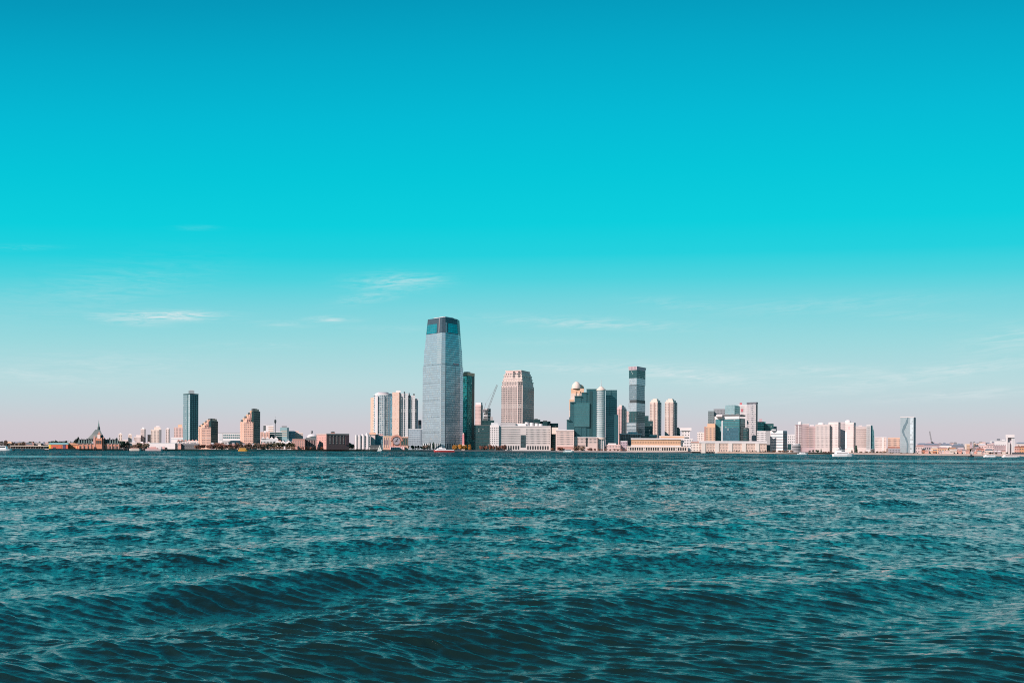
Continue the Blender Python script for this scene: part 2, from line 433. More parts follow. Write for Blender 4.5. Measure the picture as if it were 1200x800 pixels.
class Bld:
    """a building: an Empty at its base that parents walls, roofs and windows"""
    def __init__(s, name, label, cat, ft, top, mat, part='wall', group=None, base=GZ):
        near = min(ft, key=lambda p: p[1]); s.D = near[1]; s.px = CX + near[0] / near[1] * F
        s.ft = ft; s.z0 = base; s.z1 = s.z(top)
        c = (sum(p[0] for p in ft) / len(ft), sum(p[1] for p in ft) / len(ft))
        s.o = thing(name, label, cat, (c[0], c[1], base), group)
        s.body = MB().prism(ft, base, s.z1).build(part, mat, s.o) if mat else None
    def z(s, py): return Zp(s.px, py, s.D)
    def add(s, part, ft, y1, y0, mat, ft1=None, parent=None):
        """extra volume on footprint ft from picture height y0 up to y1"""
        return MB().frustum(ft, s.z(y0), ft1 or ft, s.z(y1)).build(part, mat, parent or s.o)
    def edge(s, i, ft=None):
        ft = ft or s.ft; a, b = ft[i], ft[(i + 1) % len(ft)]; L = math.hypot(b[0] - a[0], b[1] - a[1])
        d = ((b[0] - a[0]) / L, (b[1] - a[1]) / L); return a, d, (d[1], -d[0]), L
    def strip(s, i, f0, f1, y1, y0, mat, part, proud=.14, ft=None, parent=None):
        a, d, n, L = s.edge(i, ft); q = []
        for f, o in ((f0, proud), (f1, proud), (f1, -.3), (f0, -.3)):
            q.append((a[0] + d[0] * L * f + n[0] * o, a[1] + d[1] * L * f + n[1] * o))
        return MB().prism(q, s.z(y0), s.z(y1)).build(part, mat, parent or s.o)
    def cols(s, i, n, frac, y1, y0, mat, part='window_column', a=0.0, b=1.0, proud=.14, ft=None):
        if part == 'window_column' and n > 2: n = round(n * 1.6)
        for k in range(n):
            w = (b - a) / n; c = a + (k + .5) * w
            s.strip(i, c - w * frac / 2, c + w * frac / 2, y1, y0, mat, part, proud, ft)
    def rows(s, i, n, frac, y1, y0, mat, part='window_band', a=0.0, b=1.0, proud=.14, ft=None):
        for k in range(n):
            h = (y0 - y1) / n; c = y1 + (k + .5) * h
            s.strip(i, a, b, c - h * frac / 2, c + h * frac / 2, mat, part, proud, ft)
    def wins(s, i, nx, nz, fx, fz, y1, y0, mat=None, part='window', a=0.0, b=1.0, ft=None, skip=None):
        A, d, n, L = s.edge(i, ft); W = (b - a) * L / nx; H = (s.z(y1) - s.z(y0)) / nz
        me = None; ang = math.atan2(d[1], d[0])
        for k in range(nx):
            for j in range(nz):
                if skip and skip(k, j): continue
                f = a * L + (k + .5) * W; zc = s.z(y0) + (j + .5) * H
                if me is None:
                    ob = MB().box(-W * fx / 2, W * fx / 2, -.12, .3, -H * fz / 2, H * fz / 2).build(part, mat or pane); me = ob.data
                else:
                    ob = bpy.data.objects.new(part, me); COL.objects.link(ob)
                ob.parent = s.o
                p = Vector((A[0] + d[0] * f, A[1] + d[1] * f, zc)) - Vector(s.o.location)
                ob.location = p; ob.rotation_euler = (0, 0, ang)
    def ringbands(s, n, frac, y1, y0, mat, part='window_band', ft=None, proud=.15):
        g = grown(ft or s.ft, proud)
        for k in range(n):
            h = (y0 - y1) / n; c = y1 + (k + .5) * h
            MB().prism(g, s.z(c + h * frac / 2), s.z(c - h * frac / 2)).build(part, mat, s.o)
# ------------------------------------------------------------------ land and quays
def land():
    pts = [(X(px, D), D) for px, D in SHORE]
    mb = MB()
    far = [(x * 9, y * 9) for x, y in pts]
    for (a, b, c, d_) in zip(pts, pts[1:], far[1:], far):
        mb.face([(*a, GZ - .02), (*b, GZ - .02), (*c, GZ - .02), (*d_, GZ - .02)])
    tag(mb.build('ground', P('city_ground', (.20, .17, .15), var=.25, scale=.02)), kind='structure')
land()
def quay(x0, x1, mat, label, h=0.0, name='seawall'):
    xs = [x0] + [p for p, _ in SHORE if x0 < p < x1] + [x1]
    f = [(X(p, shore(p) - 1.2), shore(p) - 1.2) for p in xs]; b = [(X(p, shore(p) + 3), shore(p) + 3) for p in xs]
    mb = MB()
    for i in range(len(xs) - 1): mb.prism([f[i], f[i + 1], b[i + 1], b[i]], -1.5, GZ + .12 + h)
    return tag(mb.build(name, mat), label, 'seawall')
quay(-260, 93, P('quay_pale', (.45, .40, .39), var=.25), 'pale pinkish stone seawall below the long pier shed')
quay(93.2, 208, P('quay_brown', (.20, .15, .12), var=.3), 'dark brown timber bulkhead before the spired terminal')
quay(208.2, 402, P('quay_rust', (.34, .26, .20), var=.3), 'rusty brown seawall running past the yellow boat')
quay(402.2, 492, P('quay_tan', (.38, .30, .23), var=.3), 'tan seawall behind the small white sailboat')
quay(492.2, 652, P('quay_dark', (.10, .12, .13), var=.3), 'dark teal seawall under the tallest glass tower')
quay(652.2, 812, P('quay_grey', (.22, .20, .20), var=.3), 'grey seawall below the dark stepped glass offices')
quay(812.2, 972, P('quay_peach', (.36, .27, .22), var=.3), 'brownish pink seawall along the long peach low block')
quay(972.2, 1460, P('quay_sand', (.34, .27, .24), var=.35), 'sand coloured seawall beyond the white yacht to the right')

# ------------------------------------------------------------------ the tallest tower
def tall_tower():
    D = 1490
    th = math.radians(43); C0 = (X(518.9, D), D)
    dl = (-math.cos(th), math.sin(th)); dr = (math.sin(th), math.cos(th))
    A = isect(494.9, C0, dl); B1 = isect(538.8, C0, dr); B2 = isect(542.2, B1, (math.cos(math.radians(80)), math.sin(math.radians(80))))
    K = (A[0] + B2[0] - C0[0], A[1] + B2[1] - C0[1])
    # blunt the near corner slightly, as on the tower
    ch = 5.0
    Ca = (C0[0] + dl[0] * ch, C0[1] + dl[1] * ch); Cb = (C0[0] + dr[0] * ch, C0[1] + dr[1] * ch)
    ft = [A, Ca, Cb, B1, B2, K]
    cen = (X(518.9, D), D + 34)
    g1 = facade('tower_blue_grey_glass', (.17, .225, .25), (.42, .50, .545), 3.0, 4.1, .94, .72, metal=.5, rough=.22, var=.09, tilt=.035, blinds=.06)
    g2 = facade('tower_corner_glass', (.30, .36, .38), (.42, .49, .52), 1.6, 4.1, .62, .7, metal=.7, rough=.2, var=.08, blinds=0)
    gd = facade('tower_crown_cladding', (.05, .07, .09), (.065, .10, .125), 3.0, 4.1, .9, .85, metal=.4, rough=.3, var=.12, blinds=0)
    gt = facade('tower_crown_glass', (.03, .17, .20), (.035, .30, .34), 4.0, 5.0, .92, .9, metal=.6, rough=.1, var=.15, blinds=0)
    b = Bld('glass_skyscraper', 'tallest blue grey glass skyscraper with a tapering dark framed crown', 'skyscraper', ft, 427.5, g1, part='shaft')
    S1 = scaled(ft, .965, cen)
    b.add('shaft', S1, 426.0, 427.6, facade('tower_belt', (.20, .28, .32), (.22, .28, .31), 3, 4, .9, .8, metal=.4, blinds=0))
    b.add('shaft', S1, 407, 426.0, g1, ft1=scaled(ft, .932, cen))
    S2 = scaled(ft, .918, cen); S3 = scaled(ft, .85, cen); S4 = scaled(ft, .782, cen)
    b.add('shaft', S2, 389.2, 407, g1, ft1=S3)
    b.add('crown', S3, 371, 389.2, gd, ft1=S4)
    b.add('crown_cap', scaled(ft, .52, cen), 369.3, 371.2, paleg)
    # crown glazing on the two river faces, with the dark pier left between at the corner
    def quadpart(i, f0, f1, y1, y0, ya, yb, p0, p1, mat, part, proud=.25):
        """sloping panel on face i of the frustum between footprints p0 (height ya) and p1 (height yb)"""
        def pt(f, y):
            k = (ya - y) / (ya - yb)
            a = [p0[i][j] + (p1[i][j] - p0[i][j]) * k for j in (0, 1)]; c = [p0[i + 1][j] + (p1[i + 1][j] - p0[i + 1][j]) * k for j in (0, 1)]
            q = [a[j] + (c[j] - a[j]) * f for j in (0, 1)]; d = (c[0] - a[0], c[1] - a[1]); L = math.hypot(*d)
            n = (d[1] / L, -d[0] / L)
            return (q[0] + n[0] * proud, q[1] + n[1] * proud, b.z(y))
        mb = MB(); L = 30
        pts = [pt(f0, y0), pt(f1, y0), pt(f1, y1), pt(f0, y1)]
        back = [(p[0], p[1] + .5, p[2]) for p in pts]
        mb.face(pts, [(f0 * L, b.z(y0)), (f1 * L, b.z(y0)), (f1 * L, b.z(y1)), (f0 * L, b.z(y1))])
        for k in range(4): mb.face([pts[k], back[k], back[(k + 1) % 4], pts[(k + 1) % 4]])
        return mb.build(part, mat, b.o)
    quadpart(0, .03, .66, 377.8, 388.6, 389.2, 371, S3, S4, gt, 'crown_window')
    quadpart(2, .20, .97, 377.6, 388.2, 389.2, 371, S3, S4, gt, 'crown_window')
    quadpart(2, .0, .12, 377.0, 389.0, 389.2, 371, S3, S4, paleg, 'crown_fin', .4)
    quadpart(0, .78, .84, 371.6, 389.0, 389.2, 371, S3, S4, steel, 'crown_fin', .4)
    # bright corner strip of the upper shaft and the edges below it
    T0 = S2; T1 = S3
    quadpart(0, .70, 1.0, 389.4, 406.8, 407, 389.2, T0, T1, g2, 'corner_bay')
    quadpart(2, .0, .26, 389.4, 406.8, 407, 389.2, T0, T1, g1, 'corner_bay')
    U0, U1 = S1, scaled(ft, .932, cen)
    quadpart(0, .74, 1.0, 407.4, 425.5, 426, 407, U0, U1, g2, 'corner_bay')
    quadpart(2, .55, .95, 424.2, 426.0, 426, 407, U0, U1, P('pink_louvre', (.52, .30, .32)), 'louvre_panel')
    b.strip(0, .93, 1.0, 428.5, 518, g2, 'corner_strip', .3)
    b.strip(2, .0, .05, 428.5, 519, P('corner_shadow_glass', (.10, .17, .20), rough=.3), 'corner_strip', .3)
    b.strip(2, .66, .70, 428.5, 519, facade('tower_seam', (.22, .27, .31), (.26, .32, .36), 2, 4.1, .9, .8, metal=.5, blinds=0), 'seam_strip', .2)
    b.strip(3, .0, 1.0, 428.5, 520, facade('tower_lilac_glass', (.30, .32, .40), (.42, .44, .53), 3, 4.1, .9, .8, metal=.5, blinds=0), 'bevel_glazing', .2)
    for i, n in ((0, 9), (2, 8)):
        b.cols(i, n, .34, 519.2, 525.0, paleg, 'lobby_column', .03, .97, .6)
    b.strip(0, .02, .99, 519.2, 525, glassd, 'lobby_glazing', .1); b.strip(2, .02, .99, 519.2, 525, glassd, 'lobby_glazing', .1)
    for y in (447.5, 468, 488, 506): b.strip(0, 0, 1, y, y + .9, facade('tower_belt', (.20, .28, .32), (.26, .34, .38), 3, 4, .9, .8, metal=.6, blinds=0), 'belt_course', .12)
tall_tower()

# green glass tower at its right shoulder
gg = facade('green_tower_dark_glass', (.018, .09, .095), (.03, .21, .21), 2.4, 3.7, .86, .74, metal=.55, rough=.12, var=.4, tilt=.03, blinds=0.02)
ggb = facade('green_tower_reflection', (.03, .26, .24), (.14, .95, .80), 2.6, 3.7, .9, .72, metal=.3, rough=.14, var=.6, tilt=.05, blinds=.05)
b = Bld('glass_tower', 'slim dark green glass tower tight against the tallest skyscraper', 'tower', corner(538, 547.5, 555.6, 1590, 38), 440, gg, part='shaft')
b.strip(0, .30, .92, 441, 507, ggb, 'reflection_strip')  # bright reflection painted into the strip's colour
b.add('parapet', grown(b.ft, .3), 436.4, 440, peach)
b.strip(1, .62, 1.0, 440.5, 515, P('green_shade_glass', (.015, .05, .055), rough=.2), 'dark_glazing')
b.add('roof_unit', scaled(b.ft, .45), 434.9, 436.4, greyc)

# dark teal block and its taller rear part
td = facade('teal_block_glass', (.015, .055, .06), (.022, .085, .092), 2.6, 3.6, .85, .65, metal=.45, var=.3, blinds=.02)
b = Bld('office_block', 'dark teal office block between the green tower and the white arcaded block', 'office', front(555.4, 576, 1530, 40), 498.5, td)
b.add('roof_slab', grown(b.ft, .4), 497.8, 498.5, slate); b.rows(0, 5, .18, 500, 520, P('teal_spandrel', (.02, .05, .055)), 'spandrel')
b = Bld('office_block', 'dark teal stepped office block behind the lower teal one', 'office', front(564.6, 579, 1680, 40), 492.3, td)
b.add('penthouse', front(566, 571, 1690, 14), 489.8, 492.3, slate); b.add('penthouse', front(574.5, 577.5, 1690, 14), 488, 492.3, greyc)

# construction tower, grey core and crane behind
b = Bld('apartment_tower', 'narrow pinkish tower with a white cap behind the teal block', 'apartments', corner(556.7, 563.4, 565.4, 1900, 20), 474, pinkst)
b.cols(0, 3, .42, 476, 510, winc); b.add('roof_cap', grown(scaled(b.ft, .9), .2), 471.4, 474, white); b.strip(1, 0, 1, 475, 510, dkgrey, 'side_wall')
b = Bld('concrete_tower', 'unfinished grey concrete tower beside the crane', 'tower', corner(566.6, 571, 574.8, 1950, 40), 478.2, greyc)
b.rows(0, 7, .45, 479, 506, dark, 'open_floor'); b.rows(1, 7, .45, 479, 506, dark, 'open_floor')
c = thing('tower_crane', 'grey tower crane with a raised jib beside the unfinished tower', 'crane', (X(570.2, 1880), 1880, GZ))
zc = lambda y: Zp(570, y, 1880)
def lattice(a, b_, r, n, name, mat, parent):
    mb = MB(); a = Vector(a); b_ = Vector(b_); d_ = b_ - a; L = d_.length; ax = d_.normalized(); s = ax.cross(Vector((0, 1, 0))).normalized(); t = ax.cross(s)
    cr = [s * r + t * r, s * -r + t * r, s * -r + t * -r, s * r + t * -r]
    for o in cr: mb.bar(a + o, b_ + o, r * .22, 4)
    for k in range(n):
        p, q = a + ax * (L * k / n), a + ax * (L * (k + 1) / n)
        for i in range(4): mb.bar(p + cr[i], q + cr[(i + 1) % 4], r * .13, 3)
    return mb.build(name, mat, parent)
lattice((X(570.2, 1880), 1880, GZ), (X(570.2, 1880), 1880, zc(481)), 2.0, 22, 'mast', steel, c)
lattice((X(570.6, 1880), 1880, zc(482)), (X(582.2, 1880), 1880, zc(450.8)), 1.5, 18, 'jib', steel, c)
MB().box(X(568.6, 1880), X(571.4, 1880), 1877, 1883, zc(484), zc(480.6)).build('cab', dkgrey, c)
MB().box(X(564.9, 1880), X(568.5, 1880), 1878, 1882, zc(483), zc(479.5)).build('counterweight', steel, c)
MB().bar((X(567, 1880), 1880, zc(480)), (X(569, 1880), 1880, zc(472)), .4).bar((X(569, 1880), 1880, zc(472)), (X(582, 1880), 1880, zc(451)), .16).build('pendant', steel, c)

# ------------------------------------------------------------------ the tan tower with the stepped crown
def tan_tower():
    wall = facade('tan_tower_wall', (.58, .47, .43), (.20, .18, .18), 3.3, 3.8, .45, .5, metal=.15, var=.3, blinds=.12)
    D = 1512
    ft = corner(587.2, 612.0, 625.4, D, 24)
    b = Bld('office_tower', 'tan stone office tower with a stepped crown behind the white arcaded block', 'tower', ft, 451, wall, part='shaft')
    cen = (X(605.8, D + 22), D + 22)
    tiers = [(451, 446.2, .955), (446.2, 443, .90), (443, 439, .86), (439, 436.2, .80), (436.2, 433.6, .74)]
    for y0, y1, s_ in tiers: b.add('crown_tier', scaled(ft, s_, cen), y1, y0, wall if s_ > .78 else pinkst)
    for y, s_ in ((446.3, .965), (443, .91), (439, .87), (433.7, .75)): b.add('cornice', scaled(ft, s_ + .012, cen), y - .55, y + .25, cream)
    win = facade('tan_tower_glass', (.30, .25, .24), (.07, .08, .085), 50, 3.8, 1, .56, metal=.3, blinds=.12, tilt=0)
    b.cols(0, 11, .40, 453, 496, win, 'window_column', .0, .74)
    b.cols(0, 2, .62, 447, 496, win, 'bay_window', .77, .97, .5)
    b.cols(1, 6, .44, 453, 496, win, 'window_column', .06, .98)
    f = scaled(ft, .955, cen); b.cols(0, 9, .42, 447.3, 450.5, win, 'window_column', .02, .72, ft=f)
    f = scaled(ft, .86, cen)
    for a in (.52, .80): b.strip(0, a, a + .09, 434.6, 443, win, 'crown_slot', .5, ft=f)
    b.cols(1, 3, .4, 440, 443, win, 'crown_slot', .1, .9, ft=f)
    f = scaled(ft, .80, cen); b.cols(0, 7, .4, 436.8, 438.8, win, 'crown_slot', .03, .97, ft=f)
    b.add('roof_unit', scaled(ft, .3, cen), 432.6, 433.6, greyc)
tan_tower()

# the long white arcaded block at the water
def arcaded():
    D = 1462
    w1 = P('arcade_stone', (.60, .545, .52))
    b = Bld('office_block', 'long white stone office block with rows of square windows and a ground arcade', 'office', front(583, 645.2, D, 36), 499.4, w1)
    b.add('wing', front(574, 584.5, D - .5, 30), 498.2, 526, white)
    lf = front(574, 584.5, D - .5, 30); b.wins(0, 5, 8, .5, .5, 500.5, 521, ft=lf)
    b.wins(0, 22, 7, .52, .60, 502.2, 520.6, a=.045, b=.43)
    b.wins(0, 20, 7, .52, .60, 502.2, 520.6, a=.535, b=.985)
    b.strip(0, .435, .53, 509.7, 524.2, glassd, 'entrance_glazing', .4)
    b.strip(0, 0, 1, 499.0, 500.2, white, 'cornice', .7)
    for k in range(7): b.strip(0, .10 + k * .047, .10 + k * .047 + .026, 522.4, 526.6, dark, 'arcade_opening', .25)
    for k in range(9): b.strip(0, .56 + k * .047, .56 + k * .047 + .026, 522.4, 526.6, dark, 'arcade_opening', .25)
    b.add('penthouse', front(586.5, 604, D + 14, 14), 495.2, 499.4, greyc); b.add('penthouse', front(603.5, 616, D + 14, 14), 495.8, 499.4, white)
    for x in (617.5, 623, 629, 633.5): b.add('roof_drum', roundf(x - 2.5, x + 2.5, D + 15, 12), 494.2 + (x - 617) * .11, 499.4, white)
    b.add('penthouse', front(575.5, 583.5, D + 4, 15), 495.2, 498.2, paleg)
arcaded()
b = Bld('gate_building', 'narrow dark glass passage between the white arcaded block and the peach block', 'office', front(645.3, 651, 1480, 20), 508.2, td)
b.add('roof_slab', grown(b.ft, .3), 507.7, 508.2, greyc)
# stepped dark roofs behind
b = Bld('office_block', 'low dark green stepped building behind the white arcaded block', 'office', front(623.6, 633, 1720, 30), 491.4, td)
b.add('wing', front(632.5, 645, 1722, 30), 493.4, 526, td); b.add('wing', front(644.5, 654, 1724, 30), 495.6, 526, td)
b.add('roof_unit', front(626, 630, 1726, 8), 490.3, 491.5, slate); b.add('roof_unit', front(636, 641, 1728, 8), 492.2, 493.5, slate)
# peach block
pw = P('peach_block_wall', (.66, .50, .45))
b = Bld('office_block', 'pinkish block with a grid of tall windows left of the dark stepped offices', 'office', front(651.2, 672.6, 1430, 40), 503.6, pw)
b.wins(0, 13, 6, .5, .58, 505.5, 521.5, a=.08, b=.93); b.strip(0, 0, 1, 503.3, 504.6, white, 'cornice', .6)
b.add('penthouse', front(646.5, 654, 1446, 20), 500.4, 508.2, cream); b.strip(0, .05, .95, 523, 526.5, brickl, 'ground_floor', .3)
# ------------------------------------------------------------------ dark stepped glass offices with the striped turret
def stepped():
    D = 1450
    g = facade('stepped_dark_glass', (.030, .085, .095), (.038, .135, .155), 1.6, 3.8, .9, .74, metal=.55, rough=.12, var=.10, tilt=.012, blinds=0)
    gl = facade('stepped_light_glass', (.05, .125, .135), (.065, .20, .215), 1.6, 3.8, .9, .76, metal=.5, rough=.12, var=.10, tilt=.015, blinds=0)
    b = Bld('office_tower', 'dark teal glass office stepping up in five tiers beside the white striped turret', 'office', front(687, 701, D, 44), 456, g, part='main_block')
    b.add('step', front(681, 687.1, D + 1, 42), 460, 528, g); b.add('step', front(673, 681.1, D + 2, 40), 464.2, 528, g)
    b.add('step', front(667.8, 673.1, D + 3, 38), 471.2, 528, g); b.add('step', front(663.9, 667.9, D + 4, 36), 492, 528, g)
    mf = front(672.8, 690.6, D - .6, 2); b.add('pale_glazing', mf, 472, 500, gl)
    b.strip(0, .25, .50, 458, 511, P('stepped_pier', (.02, .06, .065), rough=.3), 'dark_pier', .4)
    for x0, x1, y in ((687, 701, 456), (681, 687, 460), (673, 681, 464.2), (667.8, 673, 471.2), (663.9, 667.8, 492)):
        b.add('parapet', front(x0 - .15, x1 + .15, D - .5, 6), y - .5, y + .3, P('teal_coping', (.06, .13, .135)))
    # base in pale stone
    base = Bld('podium', 'low pinkish stone podium in front of the dark stepped offices', 'podium', front(672.8, 700.2, 1432, 14), 512.2, pw)
    base.wins(0, 18, 2, .42, .62, 513.2, 519.4); base.strip(0, .50, .57, 512.6, 523, dark, 'entrance', .3); base.strip(0, 0, 1, 511.9, 512.8, white, 'cornice', .5)
    base.cols(0, 14, .5, 521.5, 526, dark, 'doorway', .0, .48)
    # turret
    st = facade('turret_glass', (.30, .42, .42), (.20, .32, .33), 1.8, 3.6, .85, .6, metal=.4, var=.2, blinds=.05)
    ft = roundf(699.8, 709.3, D - 14, 18)
    t = Bld('round_turret', 'slim round office turret with white horizontal stripes and a spire', 'tower', ft, 457.2, st, part='shaft')
    t.ringbands(22, .36, 458, 513, paleg, 'white_band', proud=.5)
    cx, cy = t.o.location.x, t.o.location.y; R = (709.3 - 699.8) / 2 / F * D
    MB().lathe(cx, cy, [(R * 1.12, t.z(457.4)), (R * 1.12, t.z(455.8)), (R * .8, t.z(454.6)), (R * .45, t.z(453)), (R * .1, t.z(452.2))], 16).build('dome', cream, t.o)
    MB().bar((cx, cy, t.z(453)), (cx, cy, t.z(444)), .8, 6, .2).build('spire', white, t.o)
    for k in range(5):
        a = math.radians(200 + 35 * k); MB().bar((cx + R * .96 * math.cos(a), cy + R * .96 * math.sin(a), t.z(513)), (cx + R * .96 * math.cos(a), cy + R * .96 * math.sin(a), GZ), .8, 6).build('base_column', white, t.o)
    t.add('base_wall', roundf(699.4, 710.6, D - 16, 16), 512.6, 514.4, cream)
    # right hand glass
    g3 = facade('sloped_teal_glass', (.022, .075, .085), (.032, .125, .15), 1.5, 3.8, .92, .8, metal=.6, rough=.1, var=.08, tilt=.01, blinds=0)
    f = front(706.8, 722.7, D + 8, 44); f1 = front(706.0, 722.7, D + 8, 44)
    r = Bld('office_tower', 'smooth dark teal glass block right of the white striped turret', 'office', front(709.5, 722.7, D + 8, 44), 457.4, g3, part='main_block')
    r.add('roof_edge', grown(r.ft, .3), 456.8, 457.6, P('teal_coping', (0, 0, 0)))
    r.add('lower_block', front(710, 724.4, D + 2, 20), 486, 526, g3)
    r.strip(0, .34, .40, 459, 486, P('teal_fin', (.05, .12, .13), rough=.3), 'mullion', .3)
    r.rows(0, 1, .5, 458.6, 460.2, P('teal_fin', (0, 0, 0)), 'roof_band')
stepped()
# domed peach tower behind them
b = Bld('domed_tower', 'cream tower with a rounded dome rising behind the dark stepped offices', 'tower', front(666.9, 685.5, 1640, 30), 467.5, cream)
b.add('drum', front(668.3, 684.6, 1642, 26), 460.5, 467.5, cream); b.add('drum', front(668.8, 683.8, 1643, 24), 455, 460.5, peach)
cx, cy = b.o.location.x, b.o.location.y - 6; k = 1640 / F
MB().lathe(cx - 1.3 * k, cy, [(5.8 * k, b.z(455)), (5.6 * k, b.z(452.4)), (4.6 * k, b.z(449.8)), (2.8 * k, b.z(447.6)), (1.2 * k, b.z(446.6)), (.05, b.z(446.5))], 20).build('dome', cream, b.o)
MB().lathe(cx + 3.6 * k, cy + 6, [(4.6 * k, b.z(456)), (4.4 * k, b.z(453.5)), (3.2 * k, b.z(450.8)), (.05, b.z(449.4))], 16).build('dome', peach, b.o)
b.strip(0, .0, .28, 467.8, 480, peach, 'corner_pier', .3); b.cols(0, 3, .16, 457, 466, peach, 'pilaster', .25, .95, .3)

# pink tower between the turret block and the stacked tower
def striped(label, x0, xc, x1, D, y, rot, wall, side, ncol, win=winc, name='apartment_tower', group=None, cap=True, parts=1.0):
    b = Bld(name, label, 'apartments', corner(x0, xc, x1, D, rot), y, wall, group=group)
    b.cols(0, ncol, .42, y + 1.5, 514, win)
    if side: b.strip(1, 0, 1, y + .6, 524, side, 'shaded_side', .1)  # right face recoloured dark to paint its shade
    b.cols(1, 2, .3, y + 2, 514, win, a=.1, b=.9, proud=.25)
    b.strip(0, .52, .64, y + 1, 520, P('brown_strip', (.30, .20, .17)), 'recess', .3)  # raised brown strip, its dark colour imitates a recess
    if cap:
        c = ((b.ft[0][0] + b.ft[2][0]) / 2, (b.ft[0][1] + b.ft[2][1]) / 2)
        b.add('roof_tier', scaled(b.ft, .8), y - 2.2, y, wall); b.add('roof_tier', scaled(b.ft, .5), y - 3.8, y - 2.2, cream)
    return b
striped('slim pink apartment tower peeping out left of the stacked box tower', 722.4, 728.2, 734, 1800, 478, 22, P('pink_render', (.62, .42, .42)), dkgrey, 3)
b = Bld('apartment_tower', 'thin pale pink sliver of a tower against the stacked tower', 'apartments', front(733, 737.4, 1900, 15), 481.6, pinkst); b.cols(0, 2, .4, 483, 505, winw)

# ------------------------------------------------------------------ stacked box tower
def stacked():
    D = 1600
    mk = lambda n, w_, g_: facade(n, w_, g_, 2.2, 3.5, .86, .72, metal=.45, rough=.14, var=.14, tilt=.015, blinds=.03)
    gd = mk('stack_dark', (.030, .075, .080), (.030, .115, .125)); gm = mk('stack_mid', (.17, .22, .25), (.20, .28, .31)); gl = mk('stack_light', (.36, .41, .44), (.40, .48, .51))
    band = P('stack_band', (.03, .045, .05), rough=.5); pk = P('stack_crown', (.42, .35, .37))
    fo = lambda a, c, e: corner(a, c, e, D, 35)
    b = Bld('skyscraper', 'tall dark tower of shifted stacked glass boxes with a flared pinkish crown', 'skyscraper', fo(737, 745.6, 755.6), 482, gd, part='lower_box')
    b.add('crown', fo(736.2, 745.8, 755.8), 429, 433.2, pk, ft1=fo(735.8, 745.8, 756.9))
    b.add('box', fo(736.6, 745.6, 755.9), 433.2, 442.8, gd); b.add('box', fo(736.7, 745.6, 755.9), 442.8, 450.6, gl)
    b.add('recess', fo(737.2, 745.6, 755.2), 450.6, 451.3, band); b.add('box', fo(736.8, 745.6, 755.2), 451.3, 468.3, gm)
    b.add('recess', fo(737.4, 745.6, 755.8), 468.3, 471.8, band)
    b.add('box', fo(736.0, 745.6, 755.9), 471.8, 481.9, gl)
    b.cols(0, 5, .2, 483, 508, band, 'mullion', proud=.2)
    b.add('base', corner(734.2, 745.6, 756.2, D - 8, 35), 494.8, 512, gm)
    for k in range(3): b.strip(0, 0.02, .98, 496 + k * 4.2, 498.6 + k * 4.2, gl, 'podium_band', .2, ft=corner(734.2, 745.6, 756.2, D - 8, 35))
    for k in range(5):
        f = fo(736.4, 745.8, 756.3); b.strip(0, .1 + k * .18, .16 + k * .18, 429.4, 432.8, P('crown_slot', (.3, .22, .25)), 'crown_slot', .3, ft=f)
stacked()
b = Bld('office_block', 'dark stepped glass block at the right foot of the stacked tower', 'office', front(755.4, 764.8, 1560, 30), 493, td)
b.add('step', front(755.4, 759.8, 1562, 26), 487, 500, td); b.rows(0, 4, .3, 494.5, 508, P('teal_spandrel', (0, 0, 0)), 'spandrel')

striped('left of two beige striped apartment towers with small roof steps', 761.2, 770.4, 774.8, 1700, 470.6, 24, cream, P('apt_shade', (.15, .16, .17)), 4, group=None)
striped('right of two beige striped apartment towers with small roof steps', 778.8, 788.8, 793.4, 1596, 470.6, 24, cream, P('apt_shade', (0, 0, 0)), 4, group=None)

b = Bld('pavilion', 'low dark glass pavilion under a flat white roof beside the stacked tower', 'pavilion', front(725.8, 751.5, 1500, 24), 508.8, glassd)
b.add('roof', front(725.4, 752, 1499, 27), 507.8, 508.9, white); b.cols(0, 9, .12, 509, 522, paleg, 'column', proud=.5)
b.add('roof_light', front(736, 747, 1505, 12), 505.8, 507.8, paleg)
b = Bld('glass_building', 'small teal roofed glass building left of the beige twin towers', 'office', front(750.5, 769.5, 1520, 24), 511.5, td)
b.add('roof', front(761, 770, 1519, 26), 509.2, 511.6, tealr); b.wins(0, 8, 2, .6, .6, 512.5, 522)
b = Bld('low_house', 'small lilac grey block in front of the dark glass pavilion', 'building', front(727.2, 735.2, 1425, 16), 516.6, lilac)
b.wins(0, 4, 3, .45, .5, 517.6, 526); b.strip(0, 0, 1, 516.3, 517.1, paleg, 'coping', .3)
b = Bld('low_house', 'small low pink building at the foot of the smooth teal glass block', 'building', front(711, 727, 1418, 16), 520.6, pinkst)
b.wins(0, 9, 2, .4, .5, 521.6, 528); b.add('roof', front(712.5, 722, 1421, 12), 519.2, 520.7, white)

